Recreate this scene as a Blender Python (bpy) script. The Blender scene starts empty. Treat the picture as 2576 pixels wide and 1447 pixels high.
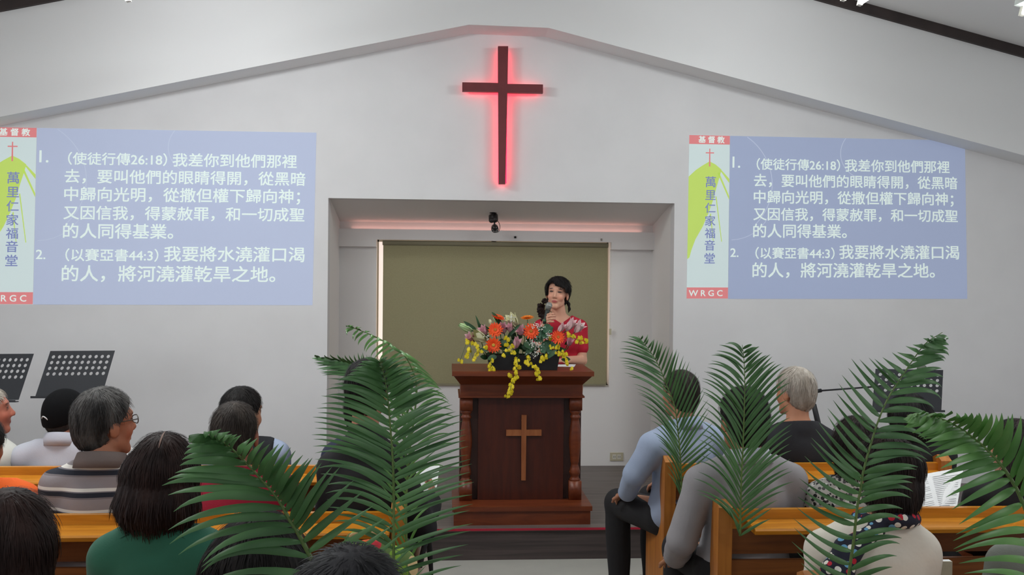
import bpy, bmesh, math, random
import numpy as np
from mathutils import Vector, Matrix

random.seed(7)
rng = np.random.default_rng(11)
SC = bpy.context.scene
COL = SC.collection

# ------------------------------------------------------------------ camera
FPX, CX, CY = 2330.0, 1288.0, 723.5            # focal length in pixels of the 2576x1447 frame
CAM = Vector((0.0, 0.0, 1.75))
YAW, PITCH, ROLL = math.radians(4.0), math.radians(0.58), 0.0095
_r0 = Vector((math.cos(YAW), -math.sin(YAW), 0))
_f = Vector((math.sin(YAW) * math.cos(PITCH), math.cos(YAW) * math.cos(PITCH), -math.sin(PITCH)))
_u0 = _r0.cross(_f)
RIGHT = (_r0 * math.cos(ROLL) + _u0 * math.sin(ROLL)).normalized()
UP = RIGHT.cross(_f).normalized()
cam_data = bpy.data.cameras.new('camera')
cam_data.sensor_width = 36.0
cam_data.lens = 36.0 * FPX / 2576.0
cam_data.clip_start = 0.05
cam = bpy.data.objects.new('camera', cam_data)
COL.objects.link(cam)
m3 = Matrix((RIGHT, UP, -_f)).transposed()
cam.matrix_world = Matrix.Translation(CAM) @ m3.to_4x4()
SC.camera = cam


def at(px, py, Y):
    d = RIGHT * ((px - CX) / FPX) - UP * ((py - CY) / FPX) + _f
    return CAM + d * (Y / d.y)


# ------------------------------------------------------------------ world, light, exposure
SC.view_settings.view_transform = 'Standard'
SC.view_settings.look = 'None'
SC.view_settings.gamma = 1.0
SC.view_settings.use_curve_mapping = False
SC.view_settings.exposure = 0.0
world = bpy.data.worlds.new('world')
SC.world = world
world.use_nodes = True
world.node_tree.nodes['Background'].inputs[0].default_value = (0.90, 0.95, 1.0, 1)
world.node_tree.nodes['Background'].inputs[1].default_value = 0.42


def area(name, loc, size, power, color=(1, 1, 1), target=None, sy=None):
    L = bpy.data.lights.new(name, 'AREA')
    L.energy = power
    L.color = color
    L.size = size
    if sy:
        L.shape = 'RECTANGLE'
        L.size_y = sy
    o = bpy.data.objects.new(name, L)
    COL.objects.link(o)
    o.location = loc
    if target is not None:
        o.rotation_euler = (Vector(target) - Vector(loc)).to_track_quat('-Z', 'Y').to_euler()
    return o


# the hall's ceiling lamps, in rows on both sides of the ridge
for lx, ly, pw in ((-1.6, 4.0, 27), (2.5, 4.0, 19), (-1.6, 1.2, 19), (2.5, 1.2, 14)):
    area('ceiling_lamp_light', (lx, ly, 3.02), 1.2, pw, (0.985, 0.99, 1.0), (lx + 0.1, ly + 0.5, 0), 0.5)
# daylight through the tall windows of the two side walls
area('side_window_daylight', (-4.2, 3.2, 1.7), 2.6, 25, (0.90, 0.95, 1.0), (0.5, 5.2, 2.2), 1.6)
area('side_window_daylight', (5.0, 3.2, 1.7), 2.6, 14, (0.95, 0.97, 1.0), (0.5, 5.0, 2.2), 1.6)

# ------------------------------------------------------------------ helpers
PI = math.pi


def lin(c):
    return tuple((x / 255 / 12.92) if x / 255 <= 0.04045 else ((x / 255 + 0.055) / 1.055) ** 2.4 for x in c[:3])


MATS = {}


def mat(name, col, rough=0.6, col2=None, nscale=8.0, stretch=(1, 1, 1), bump=0.0, bscale=None, metal=0.0,
        emit=None, estr=0.0, sheen=0.0, attr=False, spec=0.5, trans=0.0, distort=0.0):
    if name in MATS:
        return MATS[name]
    m = bpy.data.materials.new(name)
    m.use_nodes = True
    nt = m.node_tree
    b = nt.nodes['Principled BSDF']
    b.inputs['Roughness'].default_value = rough
    b.inputs['Metallic'].default_value = metal
    b.inputs['Specular IOR Level'].default_value = spec
    if sheen:
        b.inputs['Sheen Weight'].default_value = sheen
    if trans:
        b.inputs['Transmission Weight'].default_value = trans
    b.inputs['Base Color'].default_value = (*lin(col), 1)
    tc = nt.nodes.new('ShaderNodeTexCoord')
    mp = nt.nodes.new('ShaderNodeMapping')
    mp.inputs['Scale'].default_value = stretch
    nt.links.new(tc.outputs['Object'], mp.inputs['Vector'])
    if col2 is not None or bump:
        nz = nt.nodes.new('ShaderNodeTexNoise')
        nz.inputs['Scale'].default_value = nscale
        nz.inputs['Detail'].default_value = 4
        nz.inputs['Distortion'].default_value = distort
        nt.links.new(mp.outputs['Vector'], nz.inputs['Vector'])
    if attr:
        at_ = nt.nodes.new('ShaderNodeAttribute')
        at_.attribute_name = 'Col'
        nt.links.new(at_.outputs['Color'], b.inputs['Base Color'])
    elif col2 is not None:
        rp = nt.nodes.new('ShaderNodeValToRGB')
        rp.color_ramp.elements[0].position = 0.35
        rp.color_ramp.elements[1].position = 0.65
        rp.color_ramp.elements[0].color = (*lin(col), 1)
        rp.color_ramp.elements[1].color = (*lin(col2), 1)
        nt.links.new(nz.outputs['Fac'], rp.inputs['Fac'])
        nt.links.new(rp.outputs['Color'], b.inputs['Base Color'])
    if bump:
        bp = nt.nodes.new('ShaderNodeBump')
        bp.inputs['Strength'].default_value = bump
        bp.inputs['Distance'].default_value = 0.004
        if bscale:
            n2 = nt.nodes.new('ShaderNodeTexNoise')
            n2.inputs['Scale'].default_value = bscale
            nt.links.new(mp.outputs['Vector'], n2.inputs['Vector'])
            nt.links.new(n2.outputs['Fac'], bp.inputs['Height'])
        else:
            nt.links.new(nz.outputs['Fac'], bp.inputs['Height'])
        nt.links.new(bp.outputs['Normal'], b.inputs['Normal'])
    if emit is not None:
        b.inputs['Emission Color'].default_value = (*lin(emit), 1)
        b.inputs['Emission Strength'].default_value = estr
    MATS[name] = m
    return m


def link_mesh(name, me, m, parent=None, smooth=False):
    o = bpy.data.objects.new(name, me)
    COL.objects.link(o)
    if m is not None:
        me.materials.append(m)
    if parent is not None:
        o.parent = parent
    if smooth:
        me.polygons.foreach_set('use_smooth', [True] * len(me.polygons))
    return o


def obj(name, bm, m, parent=None, smooth=False, bevel=0.0):
    if bevel:
        bmesh.ops.bevel(bm, geom=[e for e in bm.edges if len(e.link_faces) == 2 and e.calc_face_angle(0) > 0.5],
                        offset=bevel, segments=2, affect='EDGES', profile=0.5, clamp_overlap=True)
    bmesh.ops.recalc_face_normals(bm, faces=bm.faces)
    me = bpy.data.meshes.new(name)
    bm.to_mesh(me)
    bm.free()
    return link_mesh(name, me, m, parent, smooth)


def thing(name, label, cat, loc=(0, 0, 0), rotz=0.0, group=None):
    o = bpy.data.objects.new(name, None)
    COL.objects.link(o)
    o.empty_display_size = 0.1
    o.location = loc
    o.rotation_euler = (0, 0, rotz)
    tag(o, label, cat, group)
    return o


def tag(o, label, cat, group=None):
    o['label'] = label
    o['category'] = cat
    if group:
        o['group'] = group
    return o


def struct(name, bm, m, **k):
    o = obj(name, bm, m, **k)
    o['kind'] = 'structure'
    return o


def BM():
    return bmesh.new()


def box(bm, x0, x1, y0, y1, z0, z1, M=None):
    vs = [bm.verts.new(v) for v in ((x0, y0, z0), (x1, y0, z0), (x1, y1, z0), (x0, y1, z0),
                                    (x0, y0, z1), (x1, y0, z1), (x1, y1, z1), (x0, y1, z1))]
    for f in ((3, 2, 1, 0), (4, 5, 6, 7), (0, 1, 5, 4), (1, 2, 6, 5), (2, 3, 7, 6), (3, 0, 4, 7)):
        bm.faces.new([vs[i] for i in f])
    if M is not None:
        bmesh.ops.transform(bm, matrix=M, verts=vs)
    return vs


def prism(bm, pts, axis, a0, a1):
    """extrude a 2-D outline along axis ('x': pts are (y,z); 'y': pts are (x,z); 'z': (x,y))"""
    def mk(p, a):
        return {'x': (a, p[0], p[1]), 'y': (p[0], a, p[1]), 'z': (p[0], p[1], a)}[axis]
    A = [bm.verts.new(mk(p, a0)) for p in pts]
    B = [bm.verts.new(mk(p, a1)) for p in pts]
    n = len(pts)
    bm.faces.new(A)
    bm.faces.new(B[::-1])
    for i in range(n):
        bm.faces.new((A[i], A[(i + 1) % n], B[(i + 1) % n], B[i]))
    return A + B


def frame_of(d):
    d = Vector(d).normalized()
    a = Vector((0, 0, 1)) if abs(d.z) < 0.9 else Vector((1, 0, 0))
    s = d.cross(a).normalized()
    return s, s.cross(d).normalized(), d


def tube(bm, pts, r, n=8, caps=True):
    pts = [Vector(p) for p in pts]
    rs = r if isinstance(r, (list, tuple)) else [r] * len(pts)
    rings = []
    for i, p in enumerate(pts):
        d = pts[min(i + 1, len(pts) - 1)] - pts[max(i - 1, 0)]
        s, u, _ = frame_of(d)
        if rings:
            s = (ps - d.normalized() * ps.dot(d.normalized())).normalized()
            u = s.cross(d.normalized())
        ps = s
        rings.append([bm.verts.new(p + (s * math.cos(2 * PI * k / n) + u * math.sin(2 * PI * k / n)) * rs[i]) for k in range(n)])
    for a, b in zip(rings, rings[1:]):
        for k in range(n):
            bm.faces.new((a[k], a[(k + 1) % n], b[(k + 1) % n], b[k]))
    if caps:
        bm.faces.new(rings[0][::-1])
        bm.faces.new(rings[-1])


def lathe(bm, prof, n=20, origin=(0, 0, 0), axis=(0, 0, 1)):
    s, u, d = frame_of(axis)
    o = Vector(origin)
    rings = []
    for r, z in prof:
        rings.append([bm.verts.new(o + d * z + (s * math.cos(2 * PI * k / n) + u * math.sin(2 * PI * k / n)) * max(r, 1e-5)) for k in range(n)])
    for a, b in zip(rings, rings[1:]):
        for k in range(n):
            bm.faces.new((a[k], a[(k + 1) % n], b[(k + 1) % n], b[k]))
    bm.faces.new(rings[0][::-1])
    bm.faces.new(rings[-1])


def sph(bm, c, r, n=8, sc=(1, 1, 1), M=None):
    q = bmesh.ops.create_icosphere(bm, subdivisions=2 if n >= 8 else 1, radius=r)
    T = Matrix.Translation(c) @ (M.to_4x4() if M is not None else Matrix.Identity(4)) @ Matrix.Diagonal((*sc, 1))
    bmesh.ops.transform(bm, matrix=T, verts=q['verts'])


def catmull(pts, n):
    P = [np.array(p, float) for p in pts]
    P = [2 * P[0] - P[1]] + P + [2 * P[-1] - P[-2]]
    out = []
    segs = len(P) - 3
    for i in range(n):
        t = i / (n - 1) * segs
        k = min(int(t), segs - 1)
        u = t - k
        a, b, c, d = P[k:k + 4]
        out.append(0.5 * (2 * b + (c - a) * u + (2 * a - 5 * b + 4 * c - d) * u * u + (3 * b - a - 3 * c + d) * u ** 3))
    return out


# ------------------------------------------------------------------ materials
M_WALL = mat('wall_paint', (227, 226, 227), 0.9, (223, 222, 223), 3.0, bump=0.03, bscale=60)
M_ALC = mat('alcove_paint', (234, 231, 229), 0.9, bump=0.03, bscale=60)
M_CEIL = mat('ceiling_paint', (231, 231, 231), 0.9)
M_DARKTRIM = mat('dark_rafter', (58, 47, 45), 0.6, (46, 37, 36), 6)
M_STAGE = mat('stage_boards', (112, 102, 97), 0.45, (92, 83, 79), 3.0, (0.6, 9, 9), bump=0.1)
M_RISER = mat('riser_boards', (84, 73, 71), 0.5, (62, 53, 53), 3.0, (0.5, 6, 14), bump=0.1, distort=0.6)
M_FLOOR = mat('floor_tile', (180, 178, 170), 0.4, (172, 170, 163), 4.0)
M_REDLINE = mat('red_edge_strip', (170, 30, 55), 0.4)
M_PODIUM = mat('podium_wood', (118, 55, 25), 0.4, (97, 42, 19), 4.0, (1.0, 6, 6), bump=0.05, distort=0.8)
M_PODDARK = mat('podium_panel_wood', (76, 30, 17), 0.35, (62, 23, 14), 4.0, (6, 6, 0.8), bump=0.04, distort=0.8)
M_PODGAP = mat('podium_recess_wood', (58, 32, 26), 0.5)
M_BRASSWOOD = mat('cross_pale_wood', (158, 96, 56), 0.35, (138, 78, 42), 5, (6, 6, 1))
M_PEW = mat('pew_oak', (212, 142, 40), 0.3, (186, 116, 28), 3.0, (0.7, 9, 9), bump=0.04, distort=1.0)
M_PEWSHADE = mat('pew_oak_shade_tone', (140, 84, 38), 0.45, (116, 66, 30), 3.0, (0.7, 9, 9), bump=0.04, distort=1.0)  # same oak, with the shade below the ledge put into a browner colour
M_PEWEND = mat('pew_end_boards', (190, 122, 52), 0.42, (166, 100, 40), 3.0, (9, 9, 0.7), bump=0.04, distort=1.0)
M_BLACK = mat('black_metal', (30, 31, 34), 0.45)
M_DESK = mat('music_desk_metal', (44, 46, 51), 0.5, (39, 41, 46), 3)
M_RUBBER = mat('black_rubber', (20, 20, 21), 0.8)
M_BLIND = mat('blind_fabric', (154, 147, 114), 0.95, (149, 142, 109), 90, bump=0.05)
M_BLINDROLL = mat('blind_roll', (140, 134, 110), 0.9)
M_WHITEPLASTIC = mat('white_plastic', (222, 218, 205), 0.4)
M_IVORY = mat('ivory_plate', (196, 188, 160), 0.4)
M_GLASS = mat('window_glass', (240, 240, 240), 0.05, trans=0.9)
M_CROSS = mat('wine_red_cross', (112, 44, 48), 0.5, (104, 40, 44), 10)
M_LED = mat('red_led', (60, 5, 10), 0.5, emit=(255, 28, 60), estr=5.5)
M_LEAKGLOW = mat('added_leak_glow', (200, 150, 140), 0.5, emit=(255, 186, 172), estr=2.4)  # added glow standing in for sunlight leaking in above the window
M_LAMPBODY = mat('lamp_body', (225, 230, 226), 0.5)
M_PAPER = mat('paper', (244, 246, 246), 0.9)
M_INK = mat('ink', (150, 152, 156), 0.9)

# ------------------------------------------------------------------ setting
YW, YB = 6.87, 7.60                         # main wall, alcove back wall
YS = 6.62                                    # front of the gable beam
XL, XR = -4.4, 5.3
STZ = 0.2                                    # stage height
aL, aR = at(824, 760, YW).x, at(1694, 760, YW).x
aT = at(1258, 505, YW).z


def gable_pts(Y, pix):
    return [(at(px, py, Y).x, at(px, py, Y).z) for px, py in pix]


g = gable_pts(YS, ((0, 294), (1180, 62), (1380, 70), (2576, 391)))
sl = (g[1][1] - g[0][1]) / (g[1][0] - g[0][0])
sr = (g[3][1] - g[2][1]) / (g[3][0] - g[2][0])
gl = (XL, g[1][1] + sl * (XL - g[1][0]))
gr = (XR, g[2][1] + sr * (XR - g[2][0]))
GAB = [gl, g[1], g[2], gr]


def up(pts, d):
    return [(p[0], p[1] + d) for p in pts]


def gable_z(x):
    for a, b in zip(GAB, GAB[1:]):
        if a[0] <= x <= b[0]:
            return a[1] + (b[1] - a[1]) * (x - a[0]) / (b[0] - a[0])


# main gable wall with the alcove opening: three solid blocks
bm = BM()
prism(bm, [(XL, 0), (aL, 0), (aL, gable_z(aL) + 0.16), gl if False else (XL, gl[1] + 0.16)], 'y', YW, YW + 0.12)
prism(bm, [(aR, 0), (XR, 0), (XR, gr[1] + 0.16), (aR, gable_z(aR) + 0.16)], 'y', YW, YW + 0.12)
prism(bm, [(aL, aT), (aR, aT), (aR, gable_z(aR) + 0.16), (g[2][0], g[2][1] + 0.16), (g[1][0], g[1][1] + 0.16), (aL, gable_z(aL) + 0.16)], 'y', YW, YW + 0.12)
bmesh.ops.remove_doubles(bm, verts=bm.verts, dist=1e-5)
struct('wall_front', bm, M_WALL)

# alcove side walls, sloping soffit, back wall with the window opening
aTb = at(1258, 566, YB).z
bm = BM()
box(bm, aL - 0.1, aL, YW + 0.12, YB + 0.15, STZ - 0.2, aT + 0.05)
struct('wall_alcove_left', bm, M_ALC)
bm = BM()
box(bm, aR, aR + 0.1, YW + 0.12, YB + 0.15, STZ - 0.2, aT + 0.05)
struct('wall_alcove_right', bm, M_ALC)
bm = BM()
prism(bm, [(YW + 0.12, aT), (YB + 0.15, aTb - 0.02), (YB + 0.15, aT + 0.12), (YW + 0.12, aT + 0.12)], 'x', aL, aR)
struct('ceiling_alcove', bm, M_ALC)
wL, wR = at(946, 800, YB).x, at(1533, 800, YB).x
wB, wT = at(1240, 969, YB).z, at(1240, 600, YB).z
bm = BM()
for b in ((aL, wL, STZ - 0.1, aTb + 0.06), (wR, aR, STZ - 0.1, aTb + 0.06), (wL, wR, STZ - 0.1, wB), (wL, wR, wT, aTb + 0.06)):
    box(bm, b[0], b[1], YB, YB + 0.15, b[2], b[3])
bmesh.ops.remove_doubles(bm, verts=bm.verts, dist=1e-5)
struct('wall_alcove_back', bm, M_ALC)
# pelmet beam over the window, with an added hidden glow strip for leaked sunlight
bz0, bz1 = at(1240, 624, YB - 0.06).z, at(1240, 580, YB - 0.06).z
bm = BM()
box(bm, aL, wL - 0.0, YB - 0.06, YB, bz0, bz1)
box(bm, wR, aR, YB - 0.06, YB, bz0, bz1)
box(bm, wL, wR, YB - 0.06, YB, at(1240, 606, YB - 0.06).z, bz1)
bmesh.ops.remove_doubles(bm, verts=bm.verts, dist=1e-5)
struct('trim_pelmet', bm, M_ALC)
bm = BM()
box(bm, aL + 0.1, aR - 0.1, YB - 0.03, YB - 0.012, bz1 + 0.0002, bz1 + 0.0012)
struct('trim_added_glow', bm, M_LEAKGLOW)
# window sill, frame, frosted pane and the bright outdoors it shows
w1 = bpy.data.objects.new('window_1', None)
COL.objects.link(w1)
w1['kind'] = 'structure'
bm = BM()
for b in ((wL, wL + 0.012, wB, wT), (wR - 0.012, wR, wB, wT), (wL, wR, wB, wB + 0.012), (wL, wR, wT - 0.035, wT),
          ((wL + wR) / 2 - 0.02, (wL + wR) / 2 + 0.02, wB, wT)):
    box(bm, b[0], b[1], YB + 0.09, YB + 0.13, b[2], b[3])
obj('window_frame', bm, M_WHITEPLASTIC, w1)
bm = BM()
box(bm, wL, wR, YB + 0.105, YB + 0.112, wB, wT)
obj('pane', bm, mat('frosted_pane', (235, 228, 224), 0.6, emit=(255, 236, 228), estr=0.75), w1)
bm = BM()
box(bm, wL, wR, YB - 0.004, YB + 0.09, wB - 0.010, wB)
obj('window_sill', bm, M_WHITEPLASTIC, w1)
# the beam that closes the gable, and the ceiling
HB = 0.79                                    # height of the white bulkhead above the gable opening
bm = BM()
for a, b in zip(GAB, GAB[1:]):
    prism(bm, [a, b, (b[0], b[1] + HB), (a[0], a[1] + HB)], 'y', YS, YW)
bmesh.ops.remove_doubles(bm, verts=bm.verts, dist=1e-5)
struct('trim_gable', bm, M_CEIL)
CE = up(GAB, HB)
bm = BM()
for a, b in zip(CE, CE[1:]):
    prism(bm, [a, b, (b[0], b[1] + 0.08), (a[0], a[1] + 0.08)], 'y', -1.2, YW)
bmesh.ops.remove_doubles(bm, verts=bm.verts, dist=1e-5)
struct('ceiling', bm, M_CEIL)
for nm, a, b in (('trim_rafter_left', CE[0], CE[1]), ('trim_rafter_ridge', CE[1], CE[2]), ('trim_rafter_right', CE[2], CE[3])):
    bm = BM()
    prism(bm, [(a[0], a[1] - 0.072), (b[0], b[1] - 0.072), (b[0], b[1] + 0.002), (a[0], a[1] + 0.002)], 'y', YS - 0.03, YS)
    struct(nm, bm, M_DARKTRIM)
for nm, x0, x1, z in (('wall_left', XL - 0.12, XL, gl[1] + HB + 0.1), ('wall_right', XR, XR + 0.12, gr[1] + HB + 0.1)):
    bm = BM()
    box(bm, x0, x1, -1.2, YW + 0.12, 0, z)
    struct(nm, bm, M_WALL)
bm = BM()
box(bm, XL - 0.12, XR + 0.12, -1.2, YW + 0.12, -0.1, 0)
struct('floor', bm, M_FLOOR)
YE = 5.71
bm = BM()
box(bm, XL, XR, YE, YW, 0.18, STZ)
box(bm, aL, aR, YW, YB, 0.18, STZ)
struct('floor_stage', bm, M_STAGE)
bm = BM()
box(bm, XL, XR, YE + 0.012, YE + 0.05, 0, 0.18)
struct('trim_stage_riser', bm, M_RISER)
bm = BM()
box(bm, XL, XR, YE - 0.006, YE, 0.186, STZ - 0.001)
struct('trim_stage_edge', bm, M_REDLINE)

# ------------------------------------------------------------------ writing
def glyphs(text, bold=0.0):
    c = bpy.data.curves.new('glyphs', 'FONT')
    c.body = text
    c.offset = bold
    c.resolution_u = 3
    o = bpy.data.objects.new('glyphs', c)
    COL.objects.link(o)
    bpy.context.view_layer.update()
    me = bpy.data.meshes.new_from_object(o.evaluated_get(bpy.context.evaluated_depsgraph_get()))
    bpy.data.objects.remove(o)
    bpy.data.curves.remove(c)
    V = np.empty(len(me.vertices) * 3)
    me.vertices.foreach_get('co', V)
    F = [tuple(p.vertices) for p in me.polygons]
    bpy.data.meshes.remove(me)
    return V.reshape(-1, 3)[:, :2], F


GLY = {}


def slide(root, corners, Y, tone):
    TLp, TRp, BRp, BLp = [np.array(at(px, py, Y)) for px, py in corners]

    def P(x, y, off=0.0):      # layout units of the slide sheet -> wall
        u, v = (x - 145.0) / 2010.0, (y - 122.0) / 1176.0
        p = (TLp * (1 - u) + TRp * u) * (1 - v) + (BLp * (1 - u) + BRp * u) * v
        return (p[0], Y - off, p[2])

    def sheet(name, polys, m, off, parent, thick=0.0015):
        bm = BM()
        for poly in polys:
            A = [bm.verts.new(P(x, y, off)) for x, y in poly]
            bm.faces.new(A)
            B = [bm.verts.new(P(x, y, off - thick)) for x, y in poly]
            for i in range(len(A)):
                j = (i + 1) % len(A)
                bm.faces.new((A[i], A[j], B[j], B[i]))
        return obj(name, bm, m, parent)

    def text(name, s, x0, x1, cy, m, parent, bold=0.011, off=0.0035):
        key = (s, bold)
        if key not in GLY:
            GLY[key] = glyphs(s, 0.0)
        V, F = GLY[key]
        mn, mx = V.min(0), V.max(0)
        k = (x1 - x0) / (mx[0] - mn[0])
        cyv = (mn[1] + mx[1]) / 2
        me = bpy.data.meshes.new(name)
        vs, fs = [], []
        for q, (sx, sy) in enumerate(((-bold, -bold), (bold, bold), (-bold, bold), (bold, -bold))):
            n0 = len(vs)
            vs += [P(x0 + (v[0] + sx - mn[0]) * k, cy - (v[1] + sy - cyv) * k, off + q * 0.0004) for v in V]
            fs += [tuple(i + n0 for i in f) for f in F]
        me.from_pydata(vs, [], fs)
        return link_mesh(name, me, m, parent)

    def pm(nm, col, e):
        return mat('projected_%s_%s' % (nm, tone[0]), tuple(c * 0.72 for c in col), 0.95, emit=col, estr=e * tone[1])

    blue, white, red = pm('blue', tone[2], 0.56), pm('white', (214, 230, 230), 0.56), pm('red', (230, 138, 140), 0.56)
    green, ink, txt = pm('green', (200, 228, 112), 0.56), pm('ink', (140, 152, 206), 0.46), pm('text', (226, 240, 236), 0.62)
    arc = pm('arc', (194, 204, 226), 0.56)
    sheet('slide_background', [[(437, 122), (2155, 122), (2155, 1298), (437, 1298)]], blue, 0.002, root)
    ban = sheet('side_banner', [[(145, 122), (435, 122), (435, 1298), (145, 1298)]], white, 0.002, root)
    sheet('red_band', [[(145, 122), (435, 122), (435, 185), (145, 185)]], red, 0.0028, ban)
    sheet('red_band', [[(145, 1216), (435, 1216), (435, 1296), (145, 1296)]], red, 0.0028, ban)
    sheet('hill_emblem', [[(145, 420), (195, 372), (240, 340), (292, 308), (335, 330), (378, 366), (365, 420), (345, 490), (320, 590), (290, 680), (250, 778), (200, 870), (172, 950), (160, 1000), (145, 1012)],
                          [(350, 392), (362, 388), (435, 556), (435, 582)], [(368, 372), (380, 372), (435, 432), (435, 462)],
                          [(338, 560), (345, 560), (388, 885), (383, 885)], [(300, 690), (307, 680), (330, 890), (326, 890)]], green, 0.0028, ban)
    sheet('cross_emblem', [[(289, 217), (296, 217), (298, 345), (288, 345)], [(264, 243), (289, 243), (289, 251), (264, 251)], [(296, 243), (323, 243), (323, 251), (296, 251)]], red, 0.0034, ban)
    text('lettering', '基 督 教', 212, 396, 152, txt, ban, 0.02)
    for ch, cy in zip('萬里仁家福音堂', (455, 550, 643, 735, 825, 912, 1005)):
        text('character', ch, 266, 338, cy, ink, ban, 0.01)
    text('lettering', 'W R G C', 160, 396, 1257, txt, ban, 0.012)
    def arcpoly(cx, cy, r, a0, a1, w):
        n = 24
        A = [(cx + r * math.cos(math.radians(a0 + (a1 - a0) * i / n)), cy + r * math.sin(math.radians(a0 + (a1 - a0) * i / n))) for i in range(n + 1)]
        B = [(cx + (r + w) * math.cos(math.radians(a0 + (a1 - a0) * i / n)), cy + (r + w) * math.sin(math.radians(a0 + (a1 - a0) * i / n))) for i in range(n + 1)]
        return [[A[i], A[i + 1], B[i + 1], B[i]] for i in range(n)]
    sheet('swirl_lines', arcpoly(330, 470, 410, -56, 45, 5) + arcpoly(1420, 235, 180, 100, 218, 5) + arcpoly(445, 570, 300, 25, 88, 4), arc, 0.0028, root)
    for s, x0, x1, cy in (('1.', 457, 510, 311), ('（使徒行傳26:18）', 630, 1232, 321), ('我差你到他們那裡', 1268, 2036, 321),
                          ('去，要叫他們的眼睛得開，從黑暗', 612, 2092, 440), ('中歸向光明，從撒但權下歸向神；', 612, 2062, 562),
                          ('又因信我，得蒙赦罪，和一切成聖', 610, 2092, 684), ('的人同得基業。', 610, 1280, 804),
                          ('2.', 449, 505, 964), ('（以賽亞書44:3）', 627, 1192, 965), ('我要將水澆灌口渴', 1228, 2098, 954),
                          ('的人，將河澆灌乾旱之地。', 608, 1918, 1090)):
        text('text_line', s, x0, x1, cy, txt, root)


sl_l = thing('projected_slide', 'blue scripture slide on the wall left of the red cross, cut by the edge', 'projection', at(380, 766, YW))
sl_r = thing('projected_slide', 'blue scripture slide projected on the wall right of the red cross, seen whole', 'projection', at(2080, 751, YW))
for r in (sl_l, sl_r):
    r.location = (0, 0, 0)
slide(sl_l, ((-29, 320), (796, 334), (786, 768), (-39, 766)), YW, ('left', 1.0, (184, 194, 220)))
slide(sl_r, ((1734, 340), (2427, 354), (2433, 752), (1727, 752)), YW, ('right', 0.92, (166, 178, 208)))
for r, c in ((sl_l, at(380, 766, YW)), (sl_r, at(2080, 751, YW))):
    r.location = c
    for ch in r.children:
        ch.location = -Vector(c)

# ------------------------------------------------------------------ red cross with its light
cb = at(1264, 463, YW)
crs = thing('wall_cross', 'wine-red wooden cross with a red glow, hanging high on the gable wall', 'cross', cb)


def W(px, py, Y, o):
    p = at(px, py, Y) - Vector(o)
    return p


yc = YW - 0.085
pts = [W(px, py, yc, cb) for px, py in ((1253, 116), (1278.5, 116), (1277, 211), (1366, 212.5), (1366, 234), (1276.5, 233), (1271.5, 463), (1254.5, 463), (1253.5, 231), (1163, 229), (1163, 207), (1253, 208.5))]
bm = BM()
prism(bm, [(p.x, p.z) for p in pts], 'y', yc - cb.y, yc - cb.y + 0.04)
obj('cross_body', bm, M_CROSS, crs, bevel=0.003)
bm = BM()
ins = 0.012
X = lambda px, py: W(px, py, yc, cb)
for (a, b) in (((1257, 122), (1275, 460)), ((1169, 213), (1360, 229))):
    p, q = X(*a), X(*b)
    box(bm, p.x, q.x, yc - cb.y + 0.0405, yc - cb.y + 0.052, min(p.z, q.z), max(p.z, q.z))
obj('light_strip', bm, M_LED, crs)
for px, py in ((1265, 150), (1265, 430), (1180, 220), (1350, 222)):
    bm = BM()
    p = X(px, py)
    tube(bm, [(p.x, yc - cb.y + 0.04, p.z), (p.x, 0.0, p.z)], 0.006, 6)
    obj('wall_pin', bm, M_BLACK, crs)

# ------------------------------------------------------------------ roller blind
p0, p1 = at(962, 800, YB - 0.05), at(1528, 800, YB - 0.05)
zt, zb = at(1245, 614, YB - 0.05).z, at(1245, 967, YB - 0.05).z
bl = thing('roller_blind', 'khaki roller blind drawn down over the alcove window', 'blind', ((p0.x + p1.x) / 2, YB - 0.022, wB + 0.001))
zb = wB + 0.001
hw = (p1.x - p0.x) / 2
bm = BM()
box(bm, -hw, hw, -0.0015, 0.0015, 0.012, zt - zb)
obj('blind_sheet', bm, M_BLIND, bl)
bm = BM()
tube(bm, [(-hw - 0.005, 0.0, zt - zb), (hw + 0.005, 0.0, zt - zb)], 0.02, 14)
obj('roller_tube', bm, M_BLINDROLL, bl, True)
bm = BM()
box(bm, -hw, hw, -0.006, 0.006, 0.0005, 0.014)
obj('bottom_bar', bm, M_BLINDROLL, bl)
bm = BM()
for i in range(34):
    sph(bm, (hw + 0.028, -0.012, zt - zb - 0.03 - i * 0.03), 0.0035, 4)
tube(bm, [(hw + 0.028, -0.012, zt - zb), (hw + 0.028, -0.012, zt - zb - 1.03)], 0.001, 5)
obj('pull_chain', bm, M_WHITEPLASTIC, bl)
bm = BM()
box(bm, hw + 0.018, hw + 0.036, -0.02, -0.004, 0.42, 0.47)
obj('chain_holder', bm, M_IVORY, bl)

# ------------------------------------------------------------------ camera under the soffit
cp = at(1240, 566, 7.3)
cz = aT + (aTb - aT) * (7.3 - YW - 0.12) / (YB + 0.03 - YW)
cm = thing('security_camera', 'pair of black security cameras hanging from the alcove ceiling above the blind', 'camera', (cp.x, 7.3, cz))
kk = 7.3 / FPX
bm = BM()
lathe(bm, [(0.03, 0.012), (0.032, 0.004), (0.032, -0.006), (0.018, -0.012)], 18)
obj('ceiling_mount', bm, M_BLACK, cm, True)
M_CAMB = mat('camera_housing', (58, 54, 54), 0.35)
bm = BM()
tube(bm, [(0, 0, 0), (-0.006, -0.01, -0.03), (-0.004, -0.02, -0.05)], 0.011, 8)
obj('bracket', bm, M_CAMB, cm, True)
bm = BM()
tube(bm, [(0.004, 0, -0.05), (0.012, 0, -0.085), (0.013, -0.01, -0.115)], 0.007, 8)
obj('bracket', bm, M_CAMB, cm, True)
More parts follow.
